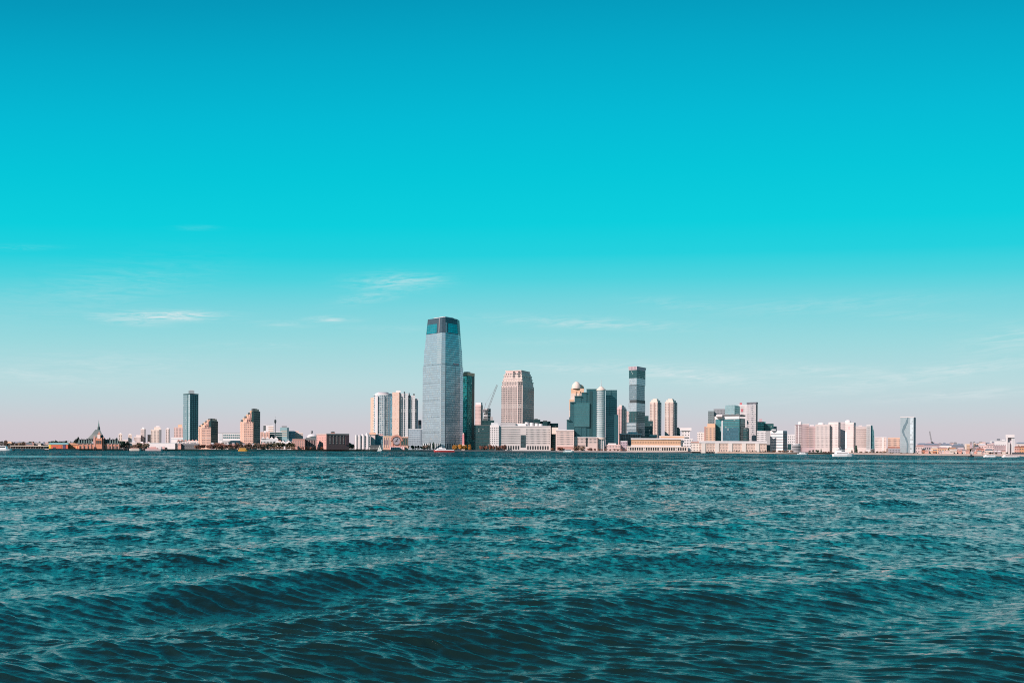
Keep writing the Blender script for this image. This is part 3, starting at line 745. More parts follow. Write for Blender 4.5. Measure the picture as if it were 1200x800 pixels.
# long orange tan ferry hall
def ferryhall():
    b = Bld('terminal_hall', 'long orange tan hall over a white ground arcade below the beige twin towers', 'hall', front(739.8, 797.5, 1385, 34), 514.4, P('hall_tan', (.62, .38, .24)))
    b.strip(0, -.01, 1.01, 513.4, 514.9, white, 'roof_ledge', 1.2); b.strip(0, -.01, 1.01, 521.6, 522.8, white, 'balcony_ledge', 1.0)
    b.wins(0, 30, 1, .5, .35, 515.6, 521, mat=P('hall_window', (.36, .24, .17)), part='window')
    b.add('arcade', front(734.8, 806, 1380, 5), 522.8, 530, cream)
    f = front(734.8, 806, 1380, 5)
    for k in range(26): b.strip(0, .012 + k * .0375, .012 + k * .0375 + .022, 524.4, 527.6, dark if k % 7 else winw, 'arcade_opening', .2, ft=f)
    b.add('upper_storey', front(772.5, 802, 1400, 20), 510.2, 514.6, cream); b.strip(0, .06, .98, 511.2, 512.6, P('hall_tan', (0, 0, 0)), 'window_band', .2, ft=front(772.5, 802, 1400, 20))
    b.add('right_block', front(797, 812, 1386, 24), 513.4, 527, white); b.wins(0, 8, 3, .5, .45, 514.4, 524, ft=front(797, 812, 1386, 24))
ferryhall()
b = Bld('control_tower', 'white block with an overhanging flat cap right of the beige twin towers', 'tower', front(798.6, 808.4, 1440, 16), 504.4, white)
b.add('cap', front(796.6, 810.2, 1438, 20), 501, 504.4, white); b.strip(0, .15, .9, 512, 521, dkgrey, 'dark_glazing', .3); b.wins(0, 3, 2, .4, .4, 505, 511)
b = Bld('apartment_tower', 'little dark teal block tucked behind the right beige twin tower', 'apartments', front(791, 797, 1640, 14), 502, td); b.add('roof_unit', front(792.5, 795.5, 1643, 6), 500.6, 502, slate)

# ------------------------------------------------------------------ the cluster right of centre
wg = P('pale_grid_wall', (.58, .53, .55))
b = Bld('apartment_block', 'small white gridded block left of the peach building', 'apartments', front(816.8, 826.6, 1420, 20), 506.4, white); b.wins(0, 5, 5, .5, .5, 507.4, 518); b.add('roof_unit', front(819, 822, 1424, 8), 505.4, 506.5, greyc)
b = Bld('apartment_block', 'peach orange block against the left of the big teal glass office', 'apartments', front(825.2, 838, 1400, 24), 499.6, peach)
b.add('upper_part', front(828.8, 838, 1402, 20), 496, 499.7, peach); b.cols(0, 5, .34, 501, 518, winc); b.strip(0, 0, .12, 500, 518, brickl, 'corner_pier', .25)
gb = P('grey_grid_block', (.29, .30, .32))
b = Bld('office_block', 'grey gridded block behind the big teal glass office, left side', 'office', front(829.6, 836.4, 1560, 24), 481.4, P('grey_teal_block', (.17, .22, .23)))
b.wins(0, 4, 6, .55, .5, 482.4, 499); b.add('rear_block', front(836, 849.5, 1566, 24), 478.6, 520, gb); b.wins(0, 8, 7, .5, .5, 479.6, 499, ft=front(836, 849.5, 1566, 24))
b = Bld('glass_tower', 'leaning pale teal glass block standing behind the big teal glass office', 'office', corner(849.2, 860.6, 866.8, 1500, 30), 478, facade('pale_teal_glass', (.24, .36, .38), (.32, .46, .48), 3, 3.8, .9, .8, metal=.5, var=.1, blinds=0), part='lower_block')
fa = corner(849.2, 860.6, 866.8, 1500, 30); b.add('sloped_top', fa, 474.4, 478, MATS['pale_teal_glass'], ft1=scaled(fa, .93, fa[1]))
b.strip(1, .02, .98, 475.4, 500, facade('teal_side_shade', (.03, .20, .20), (.04, .28, .27), 3, 3.8, .9, .8, metal=.5, blinds=0), 'side_glazing', .15)  # right face's shade painted in with darker teal
b = Bld('apartment_tower', 'white and pink apartment tower between teal glass and the grey tower', 'apartments', front(865, 876, 1600, 24), 474, white)
b.cols(0, 5, .36, 475.6, 505, winw); b.add('roof_unit', front(866.5, 869.4, 1604, 8), 471.6, 474, P('red_roof_unit', (.50, .14, .16))); b.strip(0, .28, .5, 479, 482.4, P('red_roof_unit', (0, 0, 0)), 'red_panel', .3)
b = Bld('apartment_tower', 'grey slab tower with a dark flat cap right of the teal office', 'apartments', corner(875, 885.8, 887.5, 1392, 40), 473, facade('grey_slab_wall', (.36, .36, .38), (.13, .15, .17), 2.4, 3.4, .5, .55, metal=.2, var=.35, blinds=.2))
b.add('roof_cap', grown(b.ft, .5), 471.0, 473, P('dark_cap', (.10, .11, .13))); b.cols(0, 5, .3, 475, 515, winw); b.strip(1, 0, 1, 474, 516, dkgrey, 'shaded_side', .1)  # last strip paints the slab's right side dark for shade

def teal_office():
    D = 1390
    g = facade('big_office_glass', (.05, .17, .19), (.07, .25, .27), 3.0, 3.8, .88, .78, metal=.5, rough=.12, var=.14, tilt=.02, blinds=.02)
    g2 = facade('big_office_lower_glass', (.03, .09, .12), (.05, .15, .19), 2.6, 3.8, .8, .7, metal=.4, var=.25, blinds=.05)
    ft = corner(837.4, 866.4, 873, D, 34)
    b = Bld('glass_office', 'big teal glass office with a white frame and an oversailing dark roof slab', 'office', ft, 490.2, g, part='main_block')
    b.strip(0, 0, 1, 487.2, 490.6, white, 'frame_top', .6); b.strip(0, 0, .03, 490, 519, white, 'frame_side', .6); b.strip(0, .28, .33, 491, 519, paleg, 'frame_pier', .5)
    b.strip(0, .34, .97, 501, 518, g2, 'lower_glazing', .2)
    b.rows(0, 3, .28, 491.4, 500.5, P('big_office_spandrel', (.05, .11, .12)), 'spandrel', .34, .97, .3)
    b.strip(1, 0, 1, 490, 519, facade('big_office_side_shade', (.015, .08, .08), (.02, .13, .13), 3, 3.8, .9, .8, metal=.4, blinds=0), 'side_glazing', .2)  # darker copy of the office glass paints the shaded right face
    b.add('roof_slab', corner(846.6, 867.6, 873.4, D - 2, 34), 485.6, 487.3, dkgrey); b.add('penthouse', front(839, 846, D + 10, 14), 485.4, 488, white)
    for k in range(3): b.add('roof_unit', front(850 + 6 * k, 853.5 + 6 * k, D + 20, 6), 484.4, 485.8, greyc)
teal_office()
b = Bld('round_tank', 'dark teal rounded glass drum at the right of the big teal office', 'building', roundf(871.8, 878.6, 1376, 14), 502.6, td)
MB().lathe(b.o.location.x, b.o.location.y, [(4.8, b.z(502.6)), (4.0, b.z(501.4)), (2.0, b.z(500.7)), (.05, b.z(500.5))], 14).build('roof', slate, b.o); b.ringbands(4, .2, 503, 516, dkgrey, 'band')
b = Bld('office_block', 'bright teal office block behind the white banded building, left part', 'office', front(887.6, 897, 1650, 24), 494, facade('green_office', (.03, .19, .18), (.04, .26, .25), 3, 3.6, .9, .7, metal=.4, blinds=.03))
b.rows(0, 3, .2, 495, 503, dkgrey, 'spandrel'); b.add('roof_unit', front(889.5, 893, 1654, 8), 490.6, 494, P('pink_unit', (.55, .36, .38)))
b = Bld('office_block', 'darker teal office block further right behind the white banded building', 'office', front(896.6, 906.4, 1640, 24), 496.2, td); b.rows(0, 3, .25, 497, 504, P('green_office_b', (.03, .17, .16)), 'spandrel'); b.add('wing', front(906, 910.2, 1645, 20), 499.2, 520, P('grey_wing', (.20, .24, .25)))
b = Bld('office_block', 'white mid rise block with fine window rows beside a grey slot', 'office', front(886.8, 897.2, 1330, 24), 504.8, white); b.wins(0, 7, 5, .5, .42, 506, 518); b.strip(0, .96, 1.5, 504.8, 521, greyc, 'grey_stair_tower', -.2)
b = Bld('office_block', 'white banded office block at the right end of the peach low rise', 'office', corner(902.6, 917.6, 922.2, 1330, 42), 504.4, white)
b.rows(0, 6, .42, 507, 526, P('banded_window', (.22, .26, .28), rough=.3), 'window_band', .02, .97); b.strip(1, 0, 1, 505, 527, P('banded_shade', (.30, .31, .33)), 'grey_side', .1)  # grey over the white side paints its shade
b.add('roof_unit', front(904, 909, 1336, 8), 502.6, 504.5, paleg); b.rows(1, 6, .42, 507, 526, dkgrey, 'window_band', .05, .95, .25)
b = Bld('house', 'white low block between the banded office and the purple tower', 'building', front(922.8, 931.6, 1300, 20), 508.8, white); b.wins(0, 4, 4, .4, .4, 510, 522); b.strip(0, 0, .5, 520, 527, td, 'glazed_base', .3)
b = Bld('house', 'grey low rounded block in front of the purple striped tower', 'building', roundf(929.4, 939.2, 1190, 14, .6), 521, P('grey_render', (.27, .27, .28))); b.ringbands(2, .3, 522, 528, dkgrey, 'window_band'); b.add('roof', scaled(b.ft, .8), 519.8, 521, paleg)

# long peach low rise on the water
def lowrise():
    pwall = P('low_rise_peach', (.66, .50, .42)); ppale = P('low_rise_cream', (.72, .64, .58))
    b = Bld('apartment_block', 'long peach low rise apartments with a pale roof along the water', 'apartments', front(819.5, 898.4, 1258, 22), 519.2, pwall)
    b.add('roof', front(819, 898.8, 1257, 24), 516.8, 519.4, white)
    for k in range(5): b.strip(0, .03 + .2 * k, .09 + .2 * k, 518, 531, ppale, 'bay', .9)
    b.wins(0, 46, 2, .4, .5, 519.8, 526.4, mat=panel_); b.cols(0, 26, .4, 527.2, 530.5, winc, 'doorway')
    c = Bld('apartment_block', 'cream end house of the long peach low rise, hall side', 'apartments', front(809.6, 820, 1270, 20), 518.2, ppale); c.wins(0, 6, 3, .4, .5, 519.6, 529); c.add('roof', front(809.4, 820.2, 1269, 21), 517.4, 518.4, brickl)
lowrise()

# ------------------------------------------------------------------ pale residential towers on the right
def resid(label, x0, xc, x1, D, y, rot, wall, n, side=None, dome=None, win=winw, name='apartment_tower', m=2):
    b = Bld(name, label, 'apartments', corner(x0, xc, x1, D, rot) if xc else front(x0, x1, D, 22), y, wall)
    b.cols(0, n, .40, y + 1.6, 524, win)
    if xc:
        if side: b.strip(1, 0, 1, y + .4, 526, side, 'shaded_side', .1)  # flank's shade painted as a darker colour
        b.cols(1, m, .35, y + 2, 524, win, a=.1, b=.9, proud=.22)
    if dome:
        px0, px1, y1 = dome; D2 = b.D + 8; k = D2 / F; r = (px1 - px0) / 2 * k; cx = X((px0 + px1) / 2, D2)
        MB().lathe(cx, D2 + r, [(r, b.z(y + .3)), (r, b.z(y1 + 1.6)), (r * .8, b.z(y1 + .7)), (r * .45, b.z(y1 + .1)), (.05, b.z(y1 - .1))], 14).build('domed_top', white, b.o)
    return b
purple = P('purple_brown', (.30, .225, .235)); rose = P('rose_stone', (.46, .365, .375)); blush = P('blush_stone', (.64, .55, .52)); ivory = P('ivory_stone', (.62, .54, .515)); shell = P('shell_stone', (.60, .52, .52))
b = resid('purple brown striped tower with a little white dome on its corner', 931.2, None, 940.4, 1500, 497.4, 0, purple, 4, dome=(936, 940.6, 493.4), win=winw)
b.strip(0, .0, .12, 498, 524, white, 'white_pier', .3); b.strip(0, .42, .54, 498, 524, white, 'white_pier', .3)
b = resid('rose tower with fine vertical stripes beside the purple one', 940.2, None, 948.0, 1450, 497.0, 0, rose, 4, win=winc); b.add('roof_rim', grown(b.ft, .3), 496.4, 497.2, blush)
b = resid('slightly lower rose tower adjoining the striped one on its right', 947.6, None, 955.6, 1440, 499.0, 0, rose, 4, win=winc); b.add('roof_unit', front(949, 953.6, 1446, 8), 497.6, 499.1, white)
resid('broad blush pink tower with a shallow domed top', 955.4, None, 972.2, 1430, 497.0, 0, blush, 7, dome=(959.8, 967.4, 494.6), win=winw)
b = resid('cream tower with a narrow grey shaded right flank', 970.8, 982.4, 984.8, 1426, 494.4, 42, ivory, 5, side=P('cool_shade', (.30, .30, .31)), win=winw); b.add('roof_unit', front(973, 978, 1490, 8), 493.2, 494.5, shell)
b = resid('narrow grey pink tower between the cream tower and the domed white one', 984.6, None, 991.2, 1450, 494.4, 0, shell, 3, win=winw); b.add('roof_unit', front(986, 989, 1566, 6), 493.4, 494.5, greyc)
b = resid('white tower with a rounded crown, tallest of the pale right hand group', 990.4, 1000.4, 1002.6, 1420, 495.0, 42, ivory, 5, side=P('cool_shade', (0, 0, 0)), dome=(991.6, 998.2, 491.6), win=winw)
b.strip(0, .0, .22, 506, 526, white, 'white_bay', .5); b.strip(0, .32, .5, 499, 503, P('pink_panel', (.62, .40, .40)), 'pink_panel', .3)
b = resid('cream gridded slab tower left of the curved white tower', 1002.6, None, 1015.8, 1400, 500.0, 0, blush, 7, win=winc); b.add('roof_rim', grown(b.ft, .3), 499.2, 500.2, shell); b.add('roof_unit', front(1006, 1010, 1408, 8), 498, 500, ivory)
def curved():
    D = 1370
    b = Bld('apartment_tower', 'slim white tower with a curved teal glass right edge', 'apartments', front(1015.2, 1020.2, D, 22), 497.4, white, part='white_fin')
    g = facade('curved_teal_glass', (.08, .20, .22), (.12, .28, .30), 2.4, 3.4, .9, .7, metal=.5, blinds=.05)
    f0 = front(1020.0, 1024.8, D + 1, 20); f1 = front(1020.0, 1022.2, D + 1, 20); fm = front(1020.0, 1024.2, D + 1, 20)
    b.add('curved_glazing', f0, 506, 526, g, ft1=fm); b.add('curved_glazing', fm, 498.2, 506, g, ft1=f1)
    b.cols(0, 3, .34, 499, 526, wino); b.strip(0, .84, 1.0, 498, 527, paleg, 'edge_fin', .5)
curved()
b = resid('low cream block with a white corner pier between curved and wave towers', 1025, None, 1038.8, 1280, 512.6, 0, ivory, 6, win=winw); b.strip(0, .62, .78, 512.4, 528, white, 'corner_pier', .5); b.add('roof', grown(b.ft, .4), 512, 512.7, white)
b = resid('peach striped block with orange bays left of the wave tower', 1040.2, None, 1054.4, 1260, 512.4, 0, P('peach_stripe', (.66, .44, .34)), 6, win=winc); b.strip(0, 0, 1, 523.4, 525.4, brickm, 'brick_base', .4)
b = Bld('warehouse', 'grey lilac low warehouse in front of the peach striped block', 'warehouse', front(1040.8, 1055.2, 1110, 18), 525.6, P('lilac_shed', (.36, .33, .36))); b.wins(0, 8, 2, .5, .5, 526.4, 531); b.add('roof', grown(b.ft, .3), 525.1, 525.7, paleg)

def wave_tower():
    D = 1240
    g = facade('wave_tower_glass', (.36, .42, .44), (.44, .51, .53), 1.6, 3.4, .9, .8, metal=.3, rough=.2, var=.05, tilt=.01, blinds=0)
    b = Bld('skyscraper', 'pale blue glass tower with a dark wave running down its front', 'skyscraper', front(1055, 1071, D, 26), 488.8, g, part='shaft')
    b.add('roof_rim', grown(b.ft, .3), 488.0, 488.9, white)
    A, d_, n, L = b.edge(0)
    # the sinuous dark ribbon
    key = [(489, 1063.6, 1), (494, 1062.4, 2.6), (500, 1059.6, 3.2), (505, 1057.8, 2.6), (509, 1059.0, 2.0), (514, 1061.8, 2.2), (520, 1063.4, 1.8), (531, 1063.0, 1.4)]
    def at(y):
        for (ya, xa, wa), (yb, xb, wb) in zip(key, key[1:]):
            if ya <= y <= yb:
                k = (y - ya) / (yb - ya); k = k * k * (3 - 2 * k); return xa + (xb - xa) * k, wa + (wb - wa) * k
    mb = MB(); ys = [489 + i * 1.5 for i in range(29)]; rib = []
    for y in ys:
        if y > 531: break
        c, wd = at(y); q = []
        for xx in (c - wd / 2, c + wd / 2):
            f = (xx - 1055) / 16 * L; q.append((A[0] + d_[0] * f + n[0] * .3, A[1] + d_[1] * f + n[1] * .3, b.z(y)))
        rib.append(q)
    for r0, r1 in zip(rib, rib[1:]):
        mb.face([r1[0], r1[1], r0[1], r0[0]]); bk = lambda p: (p[0] - n[0] * .5, p[1] - n[1] * .5, p[2])
        mb.face([r0[0], bk(r0[0]), bk(r1[0]), r1[0]]); mb.face([r1[1], bk(r1[1]), bk(r0[1]), r0[1]])
    mb.build('dark_wave', P('wave_dark_glass', (.17, .24, .27), rough=.3), b.o)
    b.add('right_fin', front(1070.8, 1072.4, D + 2, 22), 488.6, 533, P('slate_fin', (.20, .22, .25))); b.add('right_fin', front(1072.3, 1073.0, D + 4, 20), 488.8, 533, paleg)
    b.strip(0, .72, .94, 489.5, 531, facade('wave_white_glass', (.62, .68, .70), (.70, .76, .78), 2.2, 3.4, .9, .8, metal=.3, blinds=0), 'white_bay', .4)
wave_tower()
# ------------------------------------------------------------------ left: rail terminal and sheds
def terminal():
    D = shore(116) + 24
    tb = P('terminal_brick', (.50, .20, .12), var=.2, scale=.5)
    b = Bld('rail_terminal', 'red brick waterfront terminal with a steep slate roof and a tall spired cupola', 'station', front(90, 140.6, D, 26), 520.4, tb, part='front_wall')
    b.add('eaves_roof', grown(b.ft, .8), 519.2, 520.5, slate)
    for xa in (94.2, 98.8, 103.2, 107.2, 110.6, 125.6, 129.4, 133.4, 137.4):
        f = (xa - 90) / 50.6; b.strip(0, f - .016, f + .016, 522.6, 525.6, dark, 'archway', .3)
    b.strip(0, .515, .62, 522.6, 525.2, dark, 'entrance', .5)
    for f in (.03, .15, .245, .33, .42, .64, .73, .81, .89, .97): b.strip(0, f - .012, f + .012, 519.8, 526, brickl, 'pilaster', .5)
    H = front(109.4, 122, D - 1, 24); b.add('head_house', H, 514.4, 526, tb)
    # steep main roof
    slg = P('terminal_slate', (.10, .125, .12), rough=.6, var=.3)
    prof = [(517.6, 98.6, 125.6, 1), (513.2, 103, 122.6, 3), (508.6, 107.4, 119.8, 6), (504.6, 110.4, 117.8, 10), (503.2, 111.6, 117.0, 12)]
    for (y0, a0, b0, o0), (y1, a1, b1, o1) in zip(prof, prof[1:]):
        b.add('main_roof', front(a0, b0, D + o0, 30 - 2 * o0), y1, y0, slg, ft1=front(a1, b1, D + o1, 30 - 2 * o1))
    wing = P('terminal_wing_roof', (.045, .085, .085), rough=.6, var=.3)
    for a0, b0 in ((90.6, 108), (121, 140.2)): b.add('wing_roof', front(a0, b0, D + 2, 20), 514.8, 519.3, wing, ft1=front(a0 + 1.6, b0 - 1.6, D + 9, 6))
    # stepped front gable
    G = front(112, 119.4, D - 3, 6); G1 = front(113.6, 118.2, D - 3, 6); G2 = front(115.0, 117, D - 3, 6)
    b.add('gable', G, 513, 526, tb); b.add('gable', G1, 508.5, 513, tb, ft1=front(114.2, 117.8, D - 3, 6)); b.add('gable', G2, 505.6, 508.5, brickl, ft1=front(115.6, 116.4, D - 3, 6))
    b.strip(0, .15, .85, 509.4, 514, P('gable_window', (.66, .52, .46)), 'gable_window', .4, ft=G1)
    for f in (.1, .4, .7): b.strip(0, f, f + .2, 516, 520, dark, 'window', .3, ft=G)
    b.add('corner_turret', front(109.6, 111.6, D - 2, 5), 511, 526, brickl); b.add('corner_turret', front(120, 121.8, D - 2, 5), 512, 526, brickl)
    # cupola and spire
    k = D / F; cx, cy = X(114.6, D + 12), D + 14
    z = lambda y: Zp(114.6, y, D + 12)
    cu = MB().lathe(cx, cy, [(1.9 * k, z(505)), (1.7 * k, z(502.6)), (1.75 * k, z(502.4)), (1.3 * k, z(500)), (1.0 * k, z(499.6))], 8, smooth=False).build('cupola', slg, b.o)
    MB().lathe(cx, cy, [(.85 * k, z(500)), (.7 * k, z(497.4)), (.45 * k, z(496)), (.22 * k, z(494)), (.06, z(491.8))], 8, smooth=False).build('spire', copper, cu)
    for base, n in ((92.0, 6), (122.6, 6)):
        for q in range(n):
            x0 = base + q * 2.85; dm = b.add('dormer', front(x0, x0 + 1.5, D + 1, 8), 516.0, 519.4, P('dormer_wall', (.10, .16, .155)))
            b.add('dormer_roof', front(x0 - .2, x0 + 1.7, D + .8, 9), 513.6, 516.1, slate, ft1=front(x0 + .6, x0 + .9, D + .8, 9), parent=dm)
terminal()
D = shore(70) + 14
b = Bld('pier_building', 'orange boarded pier building with red panels under a teal roof', 'building', front(57.4, 80, D, 18), 520.6, orange)
b.add('roof', front(56.8, 80.4, D - .6, 20), 518.6, 520.7, tealr, ft1=front(58, 79.6, D + 5, 8))
b.strip(0, 0, .1, 520.8, 526, yellow, 'yellow_bay', .3); b.strip(0, .14, .42, 521.6, 525.4, redor, 'red_panel', .3); b.strip(0, .22, .36, 523.8, 525.2, dark, 'loading_door', .5)
b.strip(0, .45, .64, 521.6, 525.4, redor, 'red_panel', .3); b.strip(0, .71, .86, 521, 525.8, P('indigo_door', (.05, .04, .10)), 'loading_door', .3); b.strip(0, .88, .99, 521.4, 525.6, redor, 'red_panel', .3)
b = Bld('pier_building', 'light orange hipped pavilion adjoining the red brick terminal', 'building', front(79.6, 92.6, D + 4, 16), 521.2, P('light_orange', (.66, .30, .14)))
b.add('roof', front(79.2, 93, D + 3, 18), 519, 521.3, P('orange_roof', (.46, .22, .12)), ft1=front(81, 88, D + 8, 6)); b.cols(0, 4, .3, 522.5, 526, redor, 'panel'); 
D = shore(34) + 12
b = Bld('pier_shed', 'long low open pier shed with a thin cream roof at far left', 'shed', front(13, 57, D + 10, 6), 523, P('shed_back', (.07, .055, .05)), part='back_wall')
b.add('roof', front(12.4, 57.2, D, 18), 521.9, 522.9, P('shed_roof', (.52, .45, .38))); b.cols(0, 15, .13, 522.9, 526, P('shed_post', (.40, .34, .30)), 'post', proud=8)
b.add('floor_edge', front(12.4, 57.2, D - 1, 18), 525.4, 526.6, P('shed_edge', (.42, .34, .33)))
b = Bld('house', 'small peach roofed house behind the far left pier shed', 'building', front(6, 14.4, D + 40, 14), 519.6, cream); b.add('roof', front(5.6, 15, D + 39, 16), 517, 519.7, peach, ft1=front(8.6, 12.4, D + 45, 4)); b.wins(0, 4, 1, .4, .4, 520.2, 524)
b = Bld('house', 'low brick house with a grey roof behind the middle of the pier shed', 'building', front(30, 38, D + 45, 14), 520.2, brickl); b.add('roof', front(29.6, 38.4, D + 44, 16), 518.8, 520.3, steel, ft1=front(31, 37, D + 50, 5)); b.wins(0, 4, 1, .4, .4, 520.8, 523)

# far pale high rises behind the terminal
def far(label, x0, x1, y, D, mat, n=3, rot=None, cap=None, dark_side=None, name='apartment_tower', win=winc, tiers=()):
    b = Bld(name, label, 'apartments', front(x0, x1, D, 24), y, mat)
    if n: b.cols(0, n, .36, y + 1, 522, win, a=0, b=1 - (dark_side or 0))
    if dark_side: b.strip(0, 1 - dark_side, 1, y + .3, 524, P('far_shade', (.14, .15, .16)), 'shaded_side', .2)  # dark strip on the front paints a side in shade
    for (a, c, ty, m) in tiers: b.add('tier', front(a, c, D + 2, 16), ty, y + .2 if ty < y else y, m)
    if cap: b.add('roof_unit', front(x0 + (x1 - x0) * .3, x0 + (x1 - x0) * .7, D + 5, 8), cap, y, white)
    return b
far('thin cream tower just right of the brick terminal', 138.9, 143.1, 508, 1700, cream, 2, cap=506.8)
far('pale stub tower right of the thin cream one', 150.2, 154.4, 508.6, 1720, cream, 2, cap=507.8)
far('low blush block beside the pale stub tower', 144, 150, 515, 1650, blush, 3)
far('blush stepped block left of its own narrow tower', 156.8, 165, 511.6, 1760, blush, 4, tiers=[(159.5, 165, 509.4, blush)])
far('blush narrow tower with a cap rising above the stepped block', 164.6, 170.6, 502.2, 1770, blush, 3, cap=500.4, dark_side=.25)
far('grey slim block between two blush towers', 172.8, 176.8, 509, 1780, greyc, 2)
far('cream broad tower with a rounded top behind the white warehouse', 176.6, 189, 503, 1750, cream, 4, dark_side=.2, tiers=[(180.5, 188, 500.2, cream), (182.6, 186.6, 498.8, white)])
far('blush slim tower with a dark left edge behind the white warehouse', 194, 198.8, 502, 1740, blush, 2, dark_side=.15, cap=501)
b = far('rosy pink block crowned by a small square turret left of the teal tower', 203.8, 214.2, 500.4, 1700, P('rosy_block', (.62, .42, .38)), 4, tiers=[(208.6, 213.2, 497.2, peach)])
b = Bld('house', 'white flat roofed hall under the rosy pink block', 'hall', front(200.6, 214.6, 1500, 20), 512.4, white); b.rows(0, 1, .3, 512.8, 515.5, paleg, 'window_band')
b = Bld('house', 'row of low pinkish houses in front of the tall teal tower', 'houses', front(207, 232.4, 1250, 16), 516.4, blush); b.wins(0, 12, 2, .4, .4, 517.2, 522)
for k in range(6): b.add('gable_roof', front(207.4 + 4.1 * k, 211.1 + 4.1 * k, 1250, 16), 514.8, 516.5, brickl, ft1=front(208.9 + 4.1 * k, 209.6 + 4.1 * k, 1250, 16))

# tall teal tower
g = facade('left_tower_glass', (.05, .11, .12), (.045, .17, .19), 2.4, 3.6, .86, .66, metal=.45, rough=.14, var=.12, tilt=.012, blinds=0)
b = Bld('apartment_tower', 'tall teal glass apartment tower standing alone at the left', 'tower', corner(214.6, 222.4, 232.2, 1420, 40), 461.6, g, part='shaft')
b.strip(0, .0, .62, 462.2, 516, facade('left_tower_pale', (.18, .26, .28), (.14, .26, .29), 2.4, 3.6, .7, .6, metal=.35, var=.15, blinds=.04), 'balcony_bay', .2)
b.strip(0, .78, 1.0, 462.2, 516, facade('left_tower_edge', (.34, .44, .46), (.26, .38, .40), 1.5, 3.6, .6, .6, metal=.3, blinds=.1), 'bright_edge', .35)
b.cols(1, 4, .14, 462.5, 516, P('left_tower_mullion', (.02, .06, .065)), 'mullion', .1, .98, .3)
b.add('roof_edge', grown(b.ft, .3), 460.9, 461.8, P('left_tower_mullion', (0, 0, 0))); b.add('penthouse', front(220.6, 227.4, 1432, 14), 457, 461, P('left_penthouse', (.20, .25, .26))); b.add('roof_unit', front(222, 226, 1436, 6), 456.2, 457.2, greyc)

# white warehouse and long grey shed
b = Bld('warehouse', 'bright white windowless warehouse with a dark right end', 'warehouse', corner(173, 205.4, 207, 1085, 8), 519.4, white)
b.add('roof', grown(b.ft, .4), 518.8, 519.5, paleg); b.strip(1, 0, 1, 519.6, 527, dkgrey, 'dark_end', .1); b.strip(0, .1, .3, 523, 526, P('pink_door', (.60, .40, .38)), 'rolling_door', .2); b.strip(0, .5, .62, 523, 526, P('pink_door', (0, 0, 0)), 'rolling_door', .2)
b = Bld('warehouse', 'long low dark grey shed right of the white warehouse', 'warehouse', front(206.8, 233, 1100, 20), 520.4, P('grey_shed', (.13, .13, .14))); b.add('roof', grown(b.ft, .4), 519.6, 520.5, P('shed_roof_grey', (.24, .24, .25))); b.wins(0, 10, 1, .5, .4, 521, 526)

# the two stepped pyramid-topped apartment towers
def pyramid(label, x0, xf, xc, x1, ytop, yl, D, n):
    """gabled front: left shoulder height yl at x0, slanting up to ytop near the ridge; right flank painted dark for its shade"""
    wall = facade('pyramid_wall', (.78, .48, .36), (.46, .31, .27), 3.4, 3.4, .4, .5, metal=.1, var=.3, blinds=.1)
    col = facade('pyramid_window', (.56, .37, .32), (.20, .17, .17), 60, 3.4, 1, .55, metal=.2, blinds=.2, tilt=0)
    sh = facade('pyramid_flank_shade', (.015, .05, .055), (.02, .085, .085), 2.6, 3.4, .85, .7, metal=.4, var=.12, blinds=0)
    ft = corner(x0, xc, x1, D, 14)
    b = Bld('apartment_tower', label, 'apartments', ft, yl, wall, part='shaft')
    A, d_, n_, L = b.edge(0); E = ft[2]
    steps = 7; xr = xf
    for k in range(steps):                                        # setbacks climbing towards the ridge
        xa = x0 + (xf - x0) * (k + 1) / (steps + 1); y1 = yl + (ytop - yl) * (k + 1) / steps; y0 = yl + (ytop - yl) * k / steps
        fa = (xa - x0) / (xc - x0)
        p = lambda f, o: (A[0] + d_[0] * L * f - n_[0] * o, A[1] + d_[1] * L * f - n_[1] * o)
        W = math.hypot(E[0] - ft[1][0], E[1] - ft[1][1])
        o0 = .6 + k * W * .045
        q = [p(fa, o0), p(1.0 - .012 * k, o0), p(1.0 - .012 * k, W - .3), p(fa, W - .3)]
        b.add('setback', q, y1, y0 + .1, wall)
        mb = MB().prism([p(fa - .05, o0 - .5), p(fa + .10, o0 - .5), p(fa + .10, o0 + 3), p(fa - .05, o0 + 3)], b.z(y0 + .2), b.z(y1 - .15)); mb.build('terrace_wall', peach if k % 2 else dkgrey, b.o)
    b.strip(1, 0, 1, yl + .2, 524, sh, 'shaded_flank', .15)  # shade of the right flank is put into this dark colour
    q = [(ft[1][0] + (E[0] - ft[1][0]) * f - n_[0] * .2, ft[1][1] + (E[1] - ft[1][1]) * f) for f in (0, 1)]
    w_ = 3.0
    top = [(q[0][0] - w_, q[0][1]), (q[0][0] + .15, q[0][1]), (q[1][0] + .1, q[1][1]), (q[1][0] - w_, q[1][1])]
    b.add('shaded_flank', top, ytop + 2.6, yl + .3, sh)
    b.add('ridge_unit', [(x - 1.5, y) for x, y in scaled(top, .55)], ytop - .4, ytop + 2.7, dkgrey)
    b.cols(0, n, .42, yl + 1, 522, col, 'window_column', .30, .98)
    b.cols(0, 2, .30, yl + 1.4, 523, P('pyramid_pier', (.70, .48, .38)), 'corner_pier', .0, .28, .35)
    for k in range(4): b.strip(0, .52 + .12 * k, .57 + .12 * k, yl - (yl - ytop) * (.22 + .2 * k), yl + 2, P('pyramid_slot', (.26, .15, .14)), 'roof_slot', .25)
pyramid('shorter of two pink stepped pyramid topped towers with a dark shaded flank', 232.2, 243.6, 247.2, 255.2, 490.4, 500, 1180, 6)
pyramid('taller of two pink stepped pyramid topped towers with a dark shaded flank', 281.0, 294.8, 296.8, 304.6, 478.8, 494, 1230, 6)

